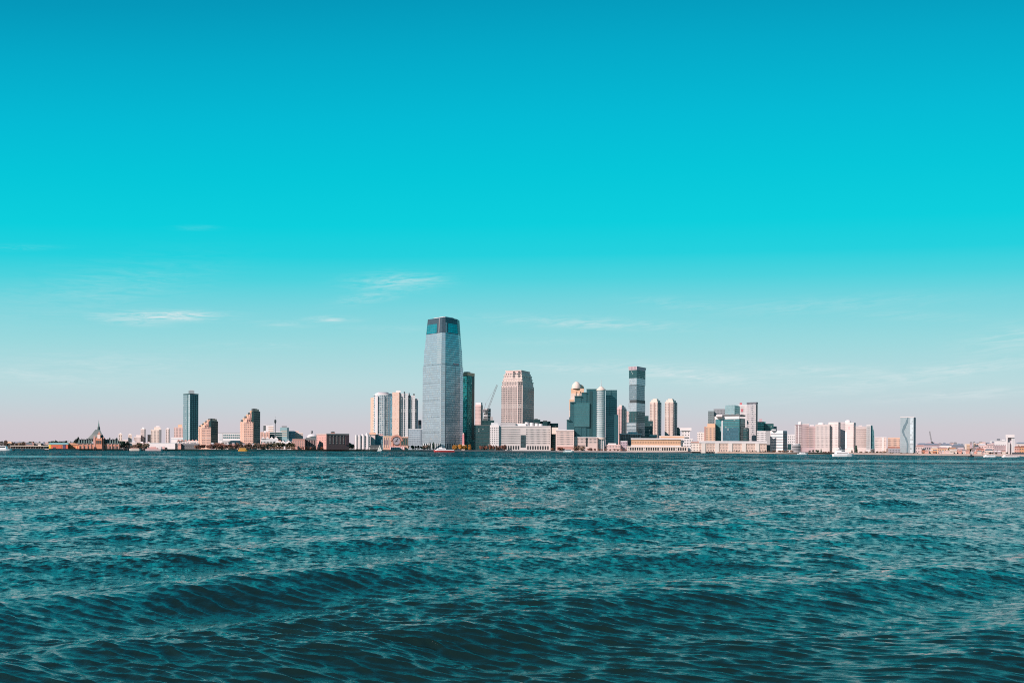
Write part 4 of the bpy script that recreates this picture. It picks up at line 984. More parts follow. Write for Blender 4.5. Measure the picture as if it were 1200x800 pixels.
b = Bld('office_block', 'teal windowed long block with a white end between the two pyramid topped towers', 'office', front(255.8, 281.2, 1420, 26), 507.4, white)
b.wins(0, 9, 2, .82, .66, 508.2, 514.2, mat=facade('long_block_glass', (.10, .17, .18), (.10, .22, .23), 2, 2, .8, .8, metal=.4, var=.4, blinds=.15), a=.22, b=1.0); b.add('roof_edge', grown(b.ft, .3), 506.6, 507.5, P('roof_grey', (.30, .31, .32)))
b.strip(0, .03, .18, 508, 516, paleg, 'end_pier', .4)
b = Bld('house', 'low pale grey hall in front of the long teal windowed block', 'hall', front(260.5, 281, 1220, 20), 516.8, P('pale_hall', (.42, .40, .40))); b.wins(0, 7, 1, .5, .4, 517.6, 521); b.add('roof', grown(b.ft, .5), 516, 516.9, paleg)
b = Bld('house', 'small white sided boat shed below the long teal windowed block', 'shed', front(247, 260, 1160, 14), 520.2, white); b.add('roof', grown(b.ft, .4), 519.4, 520.3, slate); b.strip(0, .35, .6, 521, 525, dark, 'doorway', .3)

# cluster right of the taller pyramid tower
b = Bld('apartment_block', 'orange pink small block at the foot of the taller pyramid tower', 'apartments', front(305, 316, 1420, 20), 506, P('orange_pink', (.64, .38, .30))); b.cols(0, 4, .4, 507, 514, winc); b.strip(0, .36, .6, 504.6, 507, white, 'gable', .2)
b = Bld('apartment_block', 'white and beige block with a dark left edge behind the orange pink one', 'apartments', front(308.6, 320.4, 1560, 22), 498, white); b.strip(0, 0, .22, 498.4, 508, dkgrey, 'dark_edge', .3); b.rows(0, 3, .4, 499.2, 506, P('beige_band', (.50, .36, .28)), 'balcony_band', .5, 1, .4); b.add('roof_unit', front(312, 318, 1566, 10), 496.8, 498.1, P('roof_grey', (0, 0, 0)))
b = Bld('office_block', 'low dark teal glass block under the observation mast', 'office', front(316, 330.4, 1440, 22), 506.4, td); b.rows(0, 2, .2, 507, 512, paleg, 'spandrel'); b.add('roof_edge', grown(b.ft, .4), 505.8, 506.5, white)
b = Bld('office_block', 'teal and tan block with a flat roof right of the mast', 'office', front(328, 338.4, 1500, 22), 500.6, P('teal_tan', (.22, .36, .38))); b.rows(0, 4, .4, 503.6, 512, P('tan_band', (.50, .40, .32)), 'balcony_band', .1, .8, .4); b.strip(0, .8, 1, 501, 514, P('teal_edge', (.04, .10, .12)), 'dark_edge', .3); b.add('roof_unit', front(330, 336, 1506, 8), 498.8, 500.7, steel)
b = Bld('apartment_block', 'pale blue block with vertical strips near the mast', 'apartments', front(338.4, 345.6, 1520, 22), 504.8, P('pale_blue_block', (.44, .54, .60))); b.cols(0, 4, .35, 505.6, 514, wino)
b = Bld('apartment_block', 'beige block of two heights right of the pale blue one', 'apartments', front(345.4, 355, 1530, 22), 507, cream); b.cols(0, 5, .36, 508, 515, winc); b.add('taller_part', front(345.4, 350, 1531, 20), 504.6, 507.1, pinkst)
m = thing('observation_mast', 'dark slim mast with a boxy top above low teal roofs', 'mast', (X(322.4, 1400), 1400, GZ))
z = lambda y: Zp(322.4, y, 1400)
MB().bar((X(322.4, 1400), 1400, GZ), (X(322.4, 1400), 1400, z(494)), .75, 8).build('shaft', steel, m)
MB().lathe(X(322.4, 1400), 1400, [(.8, z(496)), (1.9, z(494.4)), (1.9, z(492.2)), (.8, z(491.4))], 8, smooth=False).build('top_box', dkgrey, m)
MB().bar((X(322.4, 1400), 1400, z(491.5)), (X(322.4, 1400), 1400, z(487.4)), .3, 6).build('antenna', paleg, m)
def tent(label, x0, x1, y1, y0, D, n, mat, yb=524):
    b = Bld('warehouse', label, 'shed', front(x0, x1, D, 18), y0, mat)
    w_ = (x1 - x0) / n
    for k in range(n): b.add('pitched_roof', front(x0 + k * w_, x0 + (k + 1) * w_ - .1, D, 18), y1, y0 + .05, white, ft1=front(x0 + (k + .46) * w_, x0 + (k + .54) * w_, D, 18))
    b.wins(0, n * 3, 1, .5, .4, y0 + .6, yb - 1); return b
tent('white pitched sheds below the dark teal block with the mast', 305.6, 326, 511.8, 514, 1300, 4, paleg)
tent('white tent roofed boat store behind the brown trees', 322, 341.6, 516.2, 518.4, 1220, 3, white)

# brick buildings
b = Bld('brick_building', 'low salmon brick block left of the dark columned hall', 'building', front(342.6, 357.4, 1215, 24), 515, brickl); b.wins(0, 7, 3, .42, .5, 516, 523.5); b.add('roof', grown(b.ft, .4), 514, 515.1, P('brick_coping', (.30, .18, .15)))
b = Bld('hall', 'dark roofed hall with a colonnade between two brick blocks', 'hall', front(357.2, 370.8, 1235, 24), 515.4, P('hall_dark', (.10, .075, .08))); b.add('roof', grown(b.ft, .6), 512.6, 515.5, slate, ft1=scaled(b.ft, .8)); b.cols(0, 7, .28, 515.6, 522.4, P('hall_column', (.36, .26, .24)), 'column', proud=.7); b.strip(0, 0, 1, 522.4, 526, brickl, 'plinth', .9)
b = Bld('dome_hall', 'white shallow domed hall roof with a little tank behind the brick blocks', 'hall', roundf(359, 371.6, 1420, 18, .7), 511, white); MB().lathe(b.o.location.x, b.o.location.y, [(9.2, b.z(511)), (8, b.z(509.8)), (5, b.z(508.6)), (.05, b.z(508.2))], 18).build('dome', white, b.o)
k_ = thing('water_tank', 'small grey water tank on legs above the white dome', 'tank', (X(365.4, 1500), 1500, GZ)); z = lambda y: Zp(365.4, y, 1500)
MB().lathe(X(365.4, 1500), 1500, [(.05, z(504.2)), (1.7, z(504.8)), (1.8, z(506.6)), (.9, z(507.6))], 12).build('tank', steel, k_)
for sx, sy in ((1, 1), (1, -1), (-1, 1), (-1, -1)): MB().bar((X(365.4, 1500) + sx, 1500 + sy, GZ), (X(365.4, 1500) + sx * .9, 1500 + sy * .9, z(506.8)), .2, 4).build('leg', steel, k_)
b = Bld('brick_building', 'large dark brick warehouse with a pale pink left end and a roof turret', 'building', corner(371, 382.6, 409, 1225, 62), 508.4, P('warehouse_brick', (.15, .085, .085), var=.2, scale=.5))
b.strip(0, 0, 1, 508.4, 526, P('pale_pink_brick', (.56, .32, .28), var=.15), 'pink_end', .2); b.wins(0, 4, 4, .3, .4, 511, 523, ft=grown(b.ft, .22), mat=P('warehouse_pane', (.30, .18, .17)))
b.cols(1, 6, .34, 510, 520, winc, 'window_bay', .08, .98); b.strip(1, -.0, 1, 507.6, 509.2, P('brick_cornice', (.44, .36, .34)), 'cornice', .5); b.strip(0, 0, 1, 507.6, 509.2, P('brick_cornice', (0, 0, 0)), 'cornice', .5)
b.add('turret', front(387.4, 392.4, 1240, 12), 506, 508.6, brickl); b.add('turret_roof', front(387.2, 392.6, 1239, 13), 505, 506.1, slate, ft1=front(389, 391, 1243, 5)); b.strip(1, .84, 1, 509, 521, P('dark_shade_brick', (.13, .07, .08)), 'stair_bay', .5)

# white bayed row and neighbours
def bayed():
    D = shore(424) + 20
    b = Bld('apartment_block', 'white waterfront apartments with rounded full height bays', 'apartments', front(415.4, 434.4, D, 24), 511, P('bay_wall', (.40, .38, .39)))
    for x0 in (415.6, 419.6, 424.2, 429.2):
        f = roundf(x0, x0 + 3.4, D - 2.4, 14); b.add('round_bay', f, 509.6, 526, white)
        b.strip(0, (x0 + 3.45 - 415.4) / 19, (x0 + 4.3 - 415.4) / 19, 511.6, 524, wino, 'window_column', .3)
    b.add('roof_dome', roundf(427.6, 432, D, 14), 507.2, 511, white, ft1=scaled(roundf(427.6, 432, D, 14), .6)); b.add('roof_dome', roundf(422.8, 426.4, D, 14), 508.4, 511, white, ft1=scaled(roundf(422.8, 426.4, D, 14), .6))
    c = Bld('apartment_block', 'peach topped white end block beside the grey blue glass one', 'apartments', front(433.8, 439.6, D + 4, 20), 509, white); c.add('top_storey', front(432.6, 440.4, D + 3, 22), 506.8, 509.2, P('salmon_top', (.68, .40, .28))); c.cols(0, 3, .3, 510, 524, brickl)
    e = Bld('office_block', 'grey blue glass cube with a pink roof edge behind the small sailboat', 'office', front(438.4, 448.8, D + 10, 24), 510, facade('cube_glass', (.16, .24, .28), (.14, .27, .32), 2.2, 3.2, .85, .75, metal=.4, var=.35, blinds=.1)); e.strip(0, 0, 1, 508.6, 510.4, P('pink_edge', (.60, .36, .34)), 'roof_edge', .4); e.strip(0, 0, .08, 510, 521, paleg, 'corner_pier', .3)
    s = Bld('house', 'small low dark glazed lobby under the grey blue glass cube', 'building', front(433.6, 447, D - 6, 8), 521.4, dkgrey); s.wins(0, 8, 1, .6, .6, 522, 526)
bayed()
def clockhouse():
    D = shore(463) + 22
    b = Bld('clock_house', 'peach brick pier house with an arched gable around a big round clock', 'building', front(448.9, 478.4, D, 24), 511.6, P('clock_brick', (.58, .36, .27), var=.15))
    b.wins(0, 3, 1, .5, .78, 514.6, 522, mat=P('lilac_pane', (.16, .11, .15)), a=.02, b=.34); b.strip(0, 0, .68, 510.8, 512.4, peach, 'cornice', .4)
    for k in range(4): b.strip(0, .02 + .085 * k, .045 + .085 * k, 511.6, 524, cream, 'pilaster', .5)
    b.strip(0, .68, 1, 513, 521.4, P('green_glazing', (.03, .075, .065), rough=.3), 'green_glazing', .3); b.cols(0, 4, .16, 512.4, 522, brickl, 'pilaster', .68, 1.0, .5)
    A, d_, n, L = b.edge(0); z = b.z(516.6); f = (464.8 - 448.9) / 29.5 * L; R = 5.4 * D / F
    ctr = (A[0] + d_[0] * f, A[1] + d_[1] * f)
    def disc(r0, r1, o, name, mat, a0=0, a1=360, par=None):
        mb = MB(); N = 28
        P3 = lambda r, t, q: (ctr[0] + d_[0] * r * math.cos(t) + n[0] * q, ctr[1] + d_[1] * r * math.cos(t) + n[1] * q, z + r * math.sin(t))
        for i in range(N):
            t0, t1 = [math.radians(a0 + (a1 - a0) * (i + j) / N) for j in (0, 1)]
            mb.face([P3(r0, t0, o), P3(r1, t0, o), P3(r1, t1, o), P3(r0, t1, o)]); mb.face([P3(r1, t0, o), P3(r1, t0, 0), P3(r1, t1, 0), P3(r1, t1, o)])
        return mb.build(name, mat, par or b.o)
    disc(R * .95, R * 1.35, 1.2, 'arched_gable', P('gable_brick', (.50, .24, .18), var=.2), 0, 180)
    b.strip(0, f / L - .16, f / L - .125, 516, 526, P('gable_brick', (0, 0, 0)), 'gable_leg', 1.0); b.strip(0, f / L + .125, f / L + .16, 516, 526, P('gable_brick', (0, 0, 0)), 'gable_leg', 1.0)
    cf = disc(.01, R * .95, .8, 'clock_face', P('clock_grey', (.30, .28, .31))); disc(R * .80, R * .95, .95, 'clock_rim', dark, par=cf)
    for ang, ln, w_ in ((70, .62, .10), (200, .45, .13)):
        t = math.radians(ang); q = lambda r, s: (ctr[0] + d_[0] * (r * math.cos(t) - s * math.sin(t)) + n[0] * 1.1, ctr[1] + d_[1] * (r * math.cos(t) - s * math.sin(t)) + n[1] * 1.1, z + r * math.sin(t) + s * math.cos(t))
        mb = MB(); mb.face([q(-.5, -R * w_ / 2), q(R * ln, -R * w_ / 2), q(R * ln, R * w_ / 2), q(-.5, R * w_ / 2)]); mb.build('clock_hand', dark, cf)
    disc(.01, R * .14, 1.2, 'clock_hub', dark, par=cf)
    b.add('terrace', front(456.5, 474, D - 6, 6), 522.6, 527, P('terrace_brick', (.50, .25, .24), var=.2)); b.cols(0, 7, .4, 523.6, 526.4, white, 'parasol_panel', ft=front(456.5, 474, D - 6, 6))
clockhouse()

# two white towers left of the tallest
def rounded_white():
    D = 1560
    gl = facade('balcony_tower_glass', (.50, .55, .56), (.17, .26, .30), 3.4, 3.4, .74, .68, metal=.35, rough=.15, var=.5, tilt=.05, blinds=.22)
    c = X(447.5, D); r = 12.2 * D / F; cy = D + r * .6
    arc = [(c + r * math.cos(t), cy + r * .6 * math.sin(t)) for t in [math.radians(a) for a in range(200, 352, 8)]]
    ft = arc + [(arc[-1][0], cy + 14), (arc[0][0], cy + 14)]
    b = Bld('apartment_tower', 'rounded white apartment tower with glassy balconies left of the striped white one', 'apartments', ft, 462.6, gl, part='shaft')
    b.add('left_pier', front(434.0, 440.0, D + 6, 16), 465.6, 512, P('peach_pier', (.70, .50, .38)));
    b.rows(0, 12, .42, 467, 508, P('pier_window', (.52, .40, .32)), 'balcony', .4, .9, .3, ft=front(434.0, 440.0, D + 6, 16))
    k = facade('balcony_blue_glass', (.16, .28, .34), (.13, .28, .35), 2.4, 3.4, .9, .72, metal=.4, var=.3, blinds=.05)
    b.add('right_glazing', front(453.4, 459.4, D + 2, 16), 463.4, 512, k); b.add('white_pier', front(439.4, 442.4, D - 1, 8), 463.8, 512, white)
    b.add('crown', scaled(ft, .82), 460.6, 462.7, white); b.add('crown', scaled(ft, .5), 459.2, 460.7, P('crown_lilac', (.46, .42, .46)))
    b.add('roof_unit', front(441, 444, D + 10, 8), 459.6, 462.7, white); b.add('dark_cap', front(453, 459.6, D + 1.4, 16), 462.4, 463.5, P('blue_cap', (.06, .11, .15)))
    for x in (450.2, 455.6): b.add('dark_seam', front(x, x + .9, D - .4 if x < 452 else D + 1.4, 2), 464, 511, P('seam_grey', (.13, .19, .22)))
rounded_white()
def striped_white():
    D = 1530
    pw_ = facade('sunlit_face', (.70, .50, .40), (.62, .42, .34), 3, 3.4, .5, .5, metal=0, rough=.6, var=.3, blinds=.3)  # warm sun on the left face painted in as peach
    w_ = facade('stripe_white', (.56, .55, .55), (.30, .33, .34), 1.7, 3.4, .45, .5, metal=.1, rough=.5, var=.3); sg = facade('stripe_glass', (.18, .21, .23), (.06, .09, .10), 60, 3.4, 1, .62, metal=.3, blinds=.2, tilt=0)
    b = Bld('apartment_tower', 'white apartment tower with dark vertical window stripes and a sunlit peach left face', 'apartments', front(467.4, 478, D, 26), 460.6, w_, part='main_block')
    b.add('sunlit_face', corner(459.4, 467.6, 468.4, D - 1, 8), 459.4, 514, pw_); b.add('roof_unit', front(463.6, 469, D + 4, 10), 457.2, 460.8, white)
    b.add('right_block', front(477.9, 486, D + 2, 24), 463.0, 514, w_); b.add('end_block', front(485.9, 489.9, D + 4, 22), 466.6, 514, P('stripe_lilac', (.50, .49, .53)))
    for x0, x1, y, m in ((467.7, 468.9, 461, dkgrey), (470.0, 471.1, 464.6, sg), (473.0, 474.4, 459.6, sg), (475.9, 477.6, 463.6, sg), (479.0, 480.0, 461, sg), (481.6, 482.5, 465, sg), (484.2, 485.6, 461.4, dkgrey), (486.6, 487.6, 467.2, sg)):
        b.add('window_stripe', front(x0, x1, D - .5 if x1 < 478 else D + 1.5, 3), y, 511, m)
    for x, y in ((473.4, 459.0), (479.2, 460.6), (484.6, 461.2)): b.add('roof_post', front(x - .6, x + .8, D + 6, 6), y - .6, 464, dkgrey)
striped_white()
b = Bld('office_block', 'plain grey blue low block between the white towers and the tallest skyscraper', 'office', front(478.6, 494.9, 1440, 30), 503, facade('plain_blue_wall', (.36, .42, .46), (.32, .39, .44), 3, 3.8, .9, .7, metal=.35, var=.1, blinds=0)); b.strip(0, .86, .95, 503.4, 521, P('blue_slot', (.16, .20, .23)), 'dark_slot', .3); b.add('roof_edge', grown(b.ft, .3), 502.3, 503.1, paleg)
b = Bld('stair_tower', 'small dark rooftop tower seen between the striped tower and the skyscraper', 'tower', front(489.2, 493.8, 1620, 12), 492.4, white); b.add('dark_top', front(489.0, 493.4, 1618, 14), 492, 497.4, P('dark_top', (.09, .10, .12)))
o = thing('obelisk', 'pink slim obelisk at the foot of the green glass tower', 'monument', (X(542.8, 1470), 1470, GZ)); z = lambda y: Zp(542.8, y, 1470)
MB().frustum(front(541.5, 544.1, 1468, 4), GZ, front(541.8, 543.8, 1468.6, 3), z(508.6)).build('shaft', P('pink_shaft', (.58, .22, .24)), o); MB().frustum(front(541.8, 543.8, 1468.6, 3), z(508.6), front(542.6, 543.0, 1469.6, .8), z(507)).build('tip', pinkst, o)
MB().frustum(front(540.8, 544.8, 1466, 7), GZ, front(541, 544.6, 1466.4, 6), z(521)).build('plinth', cream, o)
# ------------------------------------------------------------------ right: small town along the far quay
def gable(label, x0, x1, y, D, wall, roof=None, ridge=1.6, n=4, r=1, dep=14, flat=False):
    b = Bld('house', label, 'house', front(x0, x1, D, dep), y, wall)
    if flat: b.add('roof', grown(b.ft, .3), y - .7, y + .1, roof or paleg)
    else:
        m = (x0 + x1) / 2; b.add('roof', front(x0 - .2, x1 + .2, D - .4, dep + .8), y - ridge, y + .05, roof or slate, ft1=front(m - (x1 - x0) * .3, m + (x1 - x0) * .3, D + dep * .45, dep * .12))
    b.wins(0, n, r, .42, .42, y + .6, hor(x0) + 3 * F / D - .2)
    return b
S_ = lambda x, k: shore(x) + k
salm = P('salmon_wall', (.60, .32, .26)); apri = P('apricot_wall', (.70, .46, .30)); blw = P('pale_rose_wall', (.66, .50, .48)); bluer = P('blue_grey_roof', (.19, .22, .27)); mauve = P('mauve_wall', (.42, .33, .35)); rust = P('rust_wall', (.44, .18, .11))
gable('pinkish two storey house immediately right of the wave tower', 1073, 1083, 523, S_(1078, 60), blw, brickl, n=5, r=2)
gable('grey roofed mauve house behind the pinkish one by the wave tower', 1075, 1086, 520.6, S_(1078, 160), mauve, bluer, n=4)
gable('low rust red shed left of the thin crane', 1080, 1086, 527, S_(1083, 16), rust, slate, n=3)
gable('long blue grey roofed hall behind the thin crane', 1083, 1101, 521, S_(1092, 170), mauve, bluer, n=7)
gable('apricot house with a cream gable right of the thin crane', 1091, 1099, 525, S_(1095, 30), apri, cream, n=4, r=2)
gable('bright orange small house on the quay below the thin crane', 1093.6, 1097, 529, S_(1095, 8), rust, orange, n=2, ridge=1)
gable('peach long house next to the apricot one', 1099, 1111, 525.4, S_(1105, 34), peach, brickl, n=6, r=2)
gable('blue roofed white hall behind the peach long house', 1101, 1116, 521.4, S_(1108, 150), white, bluer, n=6)
gable('cream terrace with an orange roof in the middle of the right shore', 1112, 1121, 525.6, S_(1116, 36), cream, P('orange_roof', (0, 0, 0)), n=5, r=2)
gable('blue roofed dark hall behind the cream terrace', 1115, 1130, 521.8, S_(1122, 160), P('slate_wall', (.20, .21, .25)), bluer, n=6)
gable('pink low house left of the apricot tower block', 1121, 1130.6, 526, S_(1126, 28), salm, blw, n=4, r=2)
b = Bld('apartment_block', 'apricot tower block standing above the low houses on the right', 'apartments', front(1130.6, 1136.4, S_(1133, 44), 14), 520.4, apri); b.cols(0, 3, .3, 521.4, 529, winc); b.add('roof', grown(b.ft, .3), 519.7, 520.5, cream); b.strip(0, 0, .35, 520.6, 530, cream, 'bright_bay', .3)
gable('white low shed in front of the apricot tower block', 1128.6, 1140, 529.4, S_(1134, 8), white, paleg, n=5, flat=True)
gable('mauve house right of the slim mast', 1142, 1147.6, 523, S_(1145, 46), mauve, slate, n=3, r=2)
gable('pale rose house with a broad front right of the mauve one', 1146.6, 1156, 521.4, S_(1151, 54), blw, white, n=5, r=3)
gable('salmon small gabled house in front of the pale rose one', 1143.6, 1153.6, 526.4, S_(1148, 20), salm, brickm, n=4, r=2)
gable('pale rose second house with a pinkish roof beyond the broad one', 1155.6, 1165, 521, S_(1160, 58), blw, pinkst, n=5, r=3)
gable('cream cottage below the second pale rose house', 1154, 1164, 527.4, S_(1158, 18), cream, steel, n=4)
gable('grey pink warehouse with a dark left edge before the white hilltop block', 1165, 1181, 522.2, S_(1172, 50), P('grey_pink_wall', (.44, .34, .35)), mauve, n=7, r=3, flat=True)
b = gable('long white block on the rise behind the grey pink warehouse', 1160, 1179, 516.4, S_(1168, 240), white, paleg, n=9, r=1, flat=True); b.add('roof_unit', front(1168, 1172, S_(1168, 245), 6), 514, 516.5, P('dark_cap', (0, 0, 0))); b.add('roof_unit', front(1174, 1177.5, S_(1168, 245), 6), 514.6, 516.5, white)
gable('salmon house right of the white arch shaped tower', 1188.8, 1195, 524, S_(1192, 50), salm, brickm, n=3, r=2)
gable('orange house at the right edge of the view', 1194.8, 1203, 523.6, S_(1198, 56), P('orange_house', (.58, .30, .16)), brickm, n=4, r=2)
gable('red brick house beyond the right edge', 1203, 1214, 524, S_(1206, 56), brickl, slate, n=4, r=2)
gable('low dark shed by the boats at far right', 1186, 1200, 530.6, S_(1193, 6), P('dark_shed', (.10, .09, .12)), slate, n=5, flat=True)
gable('blush long house behind the salmon and orange houses', 1190, 1206, 519.6, S_(1198, 200), blush, bluer, n=6)
# white arch-shaped tower
D = S_(1184, 60)
b = Bld('arch_tower', 'white tower shaped like an upside down U at the right', 'tower', front(1185.2, 1188.8, D, 8), 510, white, part='right_leg')
b.add('left_leg', front(1178.8, 1180.8, D, 8), 510, 534, white); b.add('lintel', front(1178.4, 1188.8, D - .4, 9), 509, 512.6, white); b.add('lower_leg', front(1181.6, 1183.2, D - .2, 8), 518, 534, white)
b.add('recess', front(1180.8, 1185.2, D + 3, 4), 512, 534, P('arch_recess', (.40, .38, .42))); b.strip(0, .3, .6, 513, 528, paleg, 'window_strip', .2)
# small distant houses in rows: the nearest of the many roofs behind the shore
rh = random.Random(21)
def houses(x0, x1, n, y, k, walls, roofs, label, group, w_=4.2, jit=.8):
    for i in range(n):
        c = x0 + (x1 - x0) * (i + .5) / n + rh.uniform(-.7, .7); wd = w_ * rh.uniform(.7, 1.25); D = shore(c) + k + rh.uniform(-12, 12); yy = y + rh.uniform(-jit, jit)
        b = Bld('house', label, 'house', front(c - wd / 2, c + wd / 2, D, 9), yy, rh.choice(walls), group=group)
        b.add('roof', grown(b.ft, .35), yy - rh.uniform(.5, 1.3), yy + .05, rh.choice(roofs), ft1=scaled(b.ft, rh.uniform(.35, .8)))
        b.wins(0, 3, 1, .4, .4, yy + .4, yy + 2.2, mat=panel_ if i % 2 else pane)
houses(16, 58, 9, 518.8, 90, [greyc, mauve, cream, brickl], [steel, bluer, brickl], 'small distant house in the row behind the long pier shed', 'distant houses behind the pier shed')
houses(58, 92, 7, 517.6, 150, [greyc, paleg, mauve], [steel, bluer, slate], 'small grey distant house above the teal roofed pier building', 'distant houses above the pier building', 3.8)
houses(143, 176, 8, 518.4, 120, [blush, cream, blw], [white, brickl, pinkst], 'small pale distant house below the stub tower and blush block', 'distant houses below the stub tower', 3.6)
houses(208, 236, 6, 519.6, 60, [blw, salm, brickl], [brickl, steel], 'small pinkish house between the grey shed and the tall teal tower', 'pinkish houses by the grey shed', 3.4)
houses(246, 318, 12, 519.8, 45, [cream, blw, brickl, greyc, mauve], [brickl, steel, paleg, slate], 'small mixed house between the trees below the pyramid towers', 'houses below the pyramid towers', 4.0)
houses(320, 356, 7, 517.0, 120, [cream, blw, brickl, white], [brickl, paleg, steel], 'small mixed house behind the white tent roofed store', 'houses behind the white tents', 4.0)
houses(1074, 1130, 13, 519.8, 230, [mauve, blw, greyc, salm], [bluer, steel, mauve], 'small hillside house in the back row behind the thin crane', 'hillside houses behind the thin crane', 4.2, 1.0)
houses(1136, 1166, 8, 518.6, 200, [mauve, blw, cream, salm], [bluer, steel, pinkst], 'small hillside house in the back row behind the pale rose houses', 'hillside houses behind the rose houses', 4.0, 1.0)
houses(1084, 1136, 11, 527.6, 14, [apri, salm, blw, cream, rust], [cream, brickl, white, steel], 'small low quayside house in the row left of the slim mast', 'quayside houses left of the slim mast', 3.8, .8)
houses(1141, 1178, 8, 529.0, 12, [salm, blw, cream, mauve], [steel, white, brickl], 'small low quayside house in the row right of the slim mast', 'quayside houses right of the slim mast', 3.8, .8)
# masts and crane
m = thing('signal_mast', 'slim dark mast with a crossbar standing at the quay', 'mast', (X(1140.6, S_(1140, 4)), S_(1140, 4), GZ)); D = S_(1140, 4)
MB().bar((X(1140.6, D), D, GZ), (X(1140.6, D), D, Zp(1140.6, 518.6, D)), .28, 6).build('pole', steel, m); MB().box(X(1139.2, D), X(1142, D), D - .2, D + .2, Zp(1140, 522.6, D), Zp(1140, 522.0, D)).build('crossbar', steel, m)
c = thing('tower_crane', 'thin grey crane with a steep jib beyond the right hand houses', 'crane', (X(1091.6, 1180), 1180, GZ)); z = lambda y: Zp(1091, y, 1180)
lattice((X(1091.8, 1180), 1180, GZ), (X(1091.8, 1180), 1180, z(518)), .8, 10, 'mast', steel, c); lattice((X(1091.8, 1180), 1180, z(518)), (X(1089.2, 1180), 1180, z(505)), .55, 14, 'jib', steel, c); MB().box(X(1091, 1180), X(1093, 1180), 1179, 1181, z(519), z(517.4)).build('cab', dkgrey, c)
for xx, lab in ((1006.5, 'white lamp mast on the quay before the gridded slab tower'), (962, 'thin white mast on the quay before the blush tower'), (1050, 'thin mast on the sand quay left of the wave tower')):
    D = S_(xx, 3); m = thing('lamp_mast', lab, 'mast', (X(xx, D), D, GZ)); MB().bar((X(xx, D), D, GZ), (X(xx, D), D, GZ + 8), .14, 5).build('pole', paleg, m); MB().box(X(xx, D) - .9, X(xx, D) + .9, D - .15, D + .15, GZ + 7.8, GZ + 8.1).build('lamp_arm', paleg, m)

# ------------------------------------------------------------------ boats
def hull(L, W, H, bow=.28, name='hull', mat=None, parent=None, sheer=.25, z0=-.35):
    """lofted hull along local x, bow to +x"""
    mb = MB(); N = 14; secs = []
    for i in range(N + 1):
        t = i / N; x = -L / 2 + L * t
        w_ = W / 2 * (min(1.0, (1 - t) / bow) ** .6 if t > 1 - bow else 1.0) * (.86 + .14 * min(1, t * 4)); w_ = max(w_, .02)
        zt = H * (1 + sheer * max(0, (t - .5) * 2) ** 2)
        secs.append([(x, -w_, zt), (x + (0 if t < .9 else -.02 * L), -w_ * .82, z0 + .1), (x, 0, z0), (x + (0 if t < .9 else -.02 * L), w_ * .82, z0 + .1), (x, w_, zt)])
    for a, b_ in zip(secs, secs[1:]):
        for j in range(4): mb.face([a[j], b_[j], b_[j + 1], a[j + 1]], smooth=True)
        mb.face([a[0], a[4], b_[4], b_[0]])
    mb.face(secs[0][::-1])
    return mb
def place(mb, o, name, mat, rz=0.0, parent=None):
    """write local-coordinate mesh under thing o"""
    ob = mb.build(name, mat); ob.parent = parent or o; return ob
def boat(name, label, px, py, rz=0.0, group=None, cat='boat'):
    D = raft(px, py); o = thing(name, label, cat, (X(px, D), D, 0), group); o.rotation_euler = (0, 0, rz); return o, D / F
bw = P('boat_white', (.82, .82, .82), rough=.35, var=.04); bred = P('boat_red', (.42, .06, .06), rough=.35); bdk = P('boat_glass', (.04, .06, .07), rough=.15); sailm = P('sail_cloth', (.84, .82, .74), rough=.8, var=.03)
# small sailboat
o, k = boat('sailboat', 'small sailboat with one white triangular sail', 445, 528.6, .15)
place(hull(5.6 * k, 1.9 * k, .62 * k, mat=None), o, 'hull', bw)
place(MB().bar((.3 * k, 0, .5), (.3 * k, 0, 7.9 * k), .10 * k, 6), o, 'mast', paleg)
def sail(pts, bulge):
    mb = MB(); A, B_, C = [Vector(p) for p in pts]; N = 8
    g = lambda i, j: (lambda q: (q.x, q.y - bulge * math.sin(math.pi * min(1, (i / N) * 1.2)) * (1 - abs(2 * j / N - 1) ** 2) * .6, q.z))(C.lerp(A.lerp(B_, j / N), i / N))
    for i in range(N):
        for j in range(N): mb.face([g(i, j), g(i, j + 1), g(i + 1, j + 1), g(i + 1, j)], smooth=True)
    return mb
place(sail([(-2.6 * k, -.2, 1.1 * k), (.2 * k, 0, 1.0 * k), (.28 * k, 0, 7.7 * k)], .5 * k), o, 'mainsail', sailm)
place(sail([(.4 * k, 0, 1.0 * k), (2.6 * k, 0, .9 * k), (.4 * k, 0, 5.6 * k)], .3 * k), o, 'jib_sail', sailm)
place(MB().bar((.3 * k, 0, 1.05 * k), (-2.7 * k, 0, 1.1 * k), .07 * k, 5), o, 'boom', paleg)
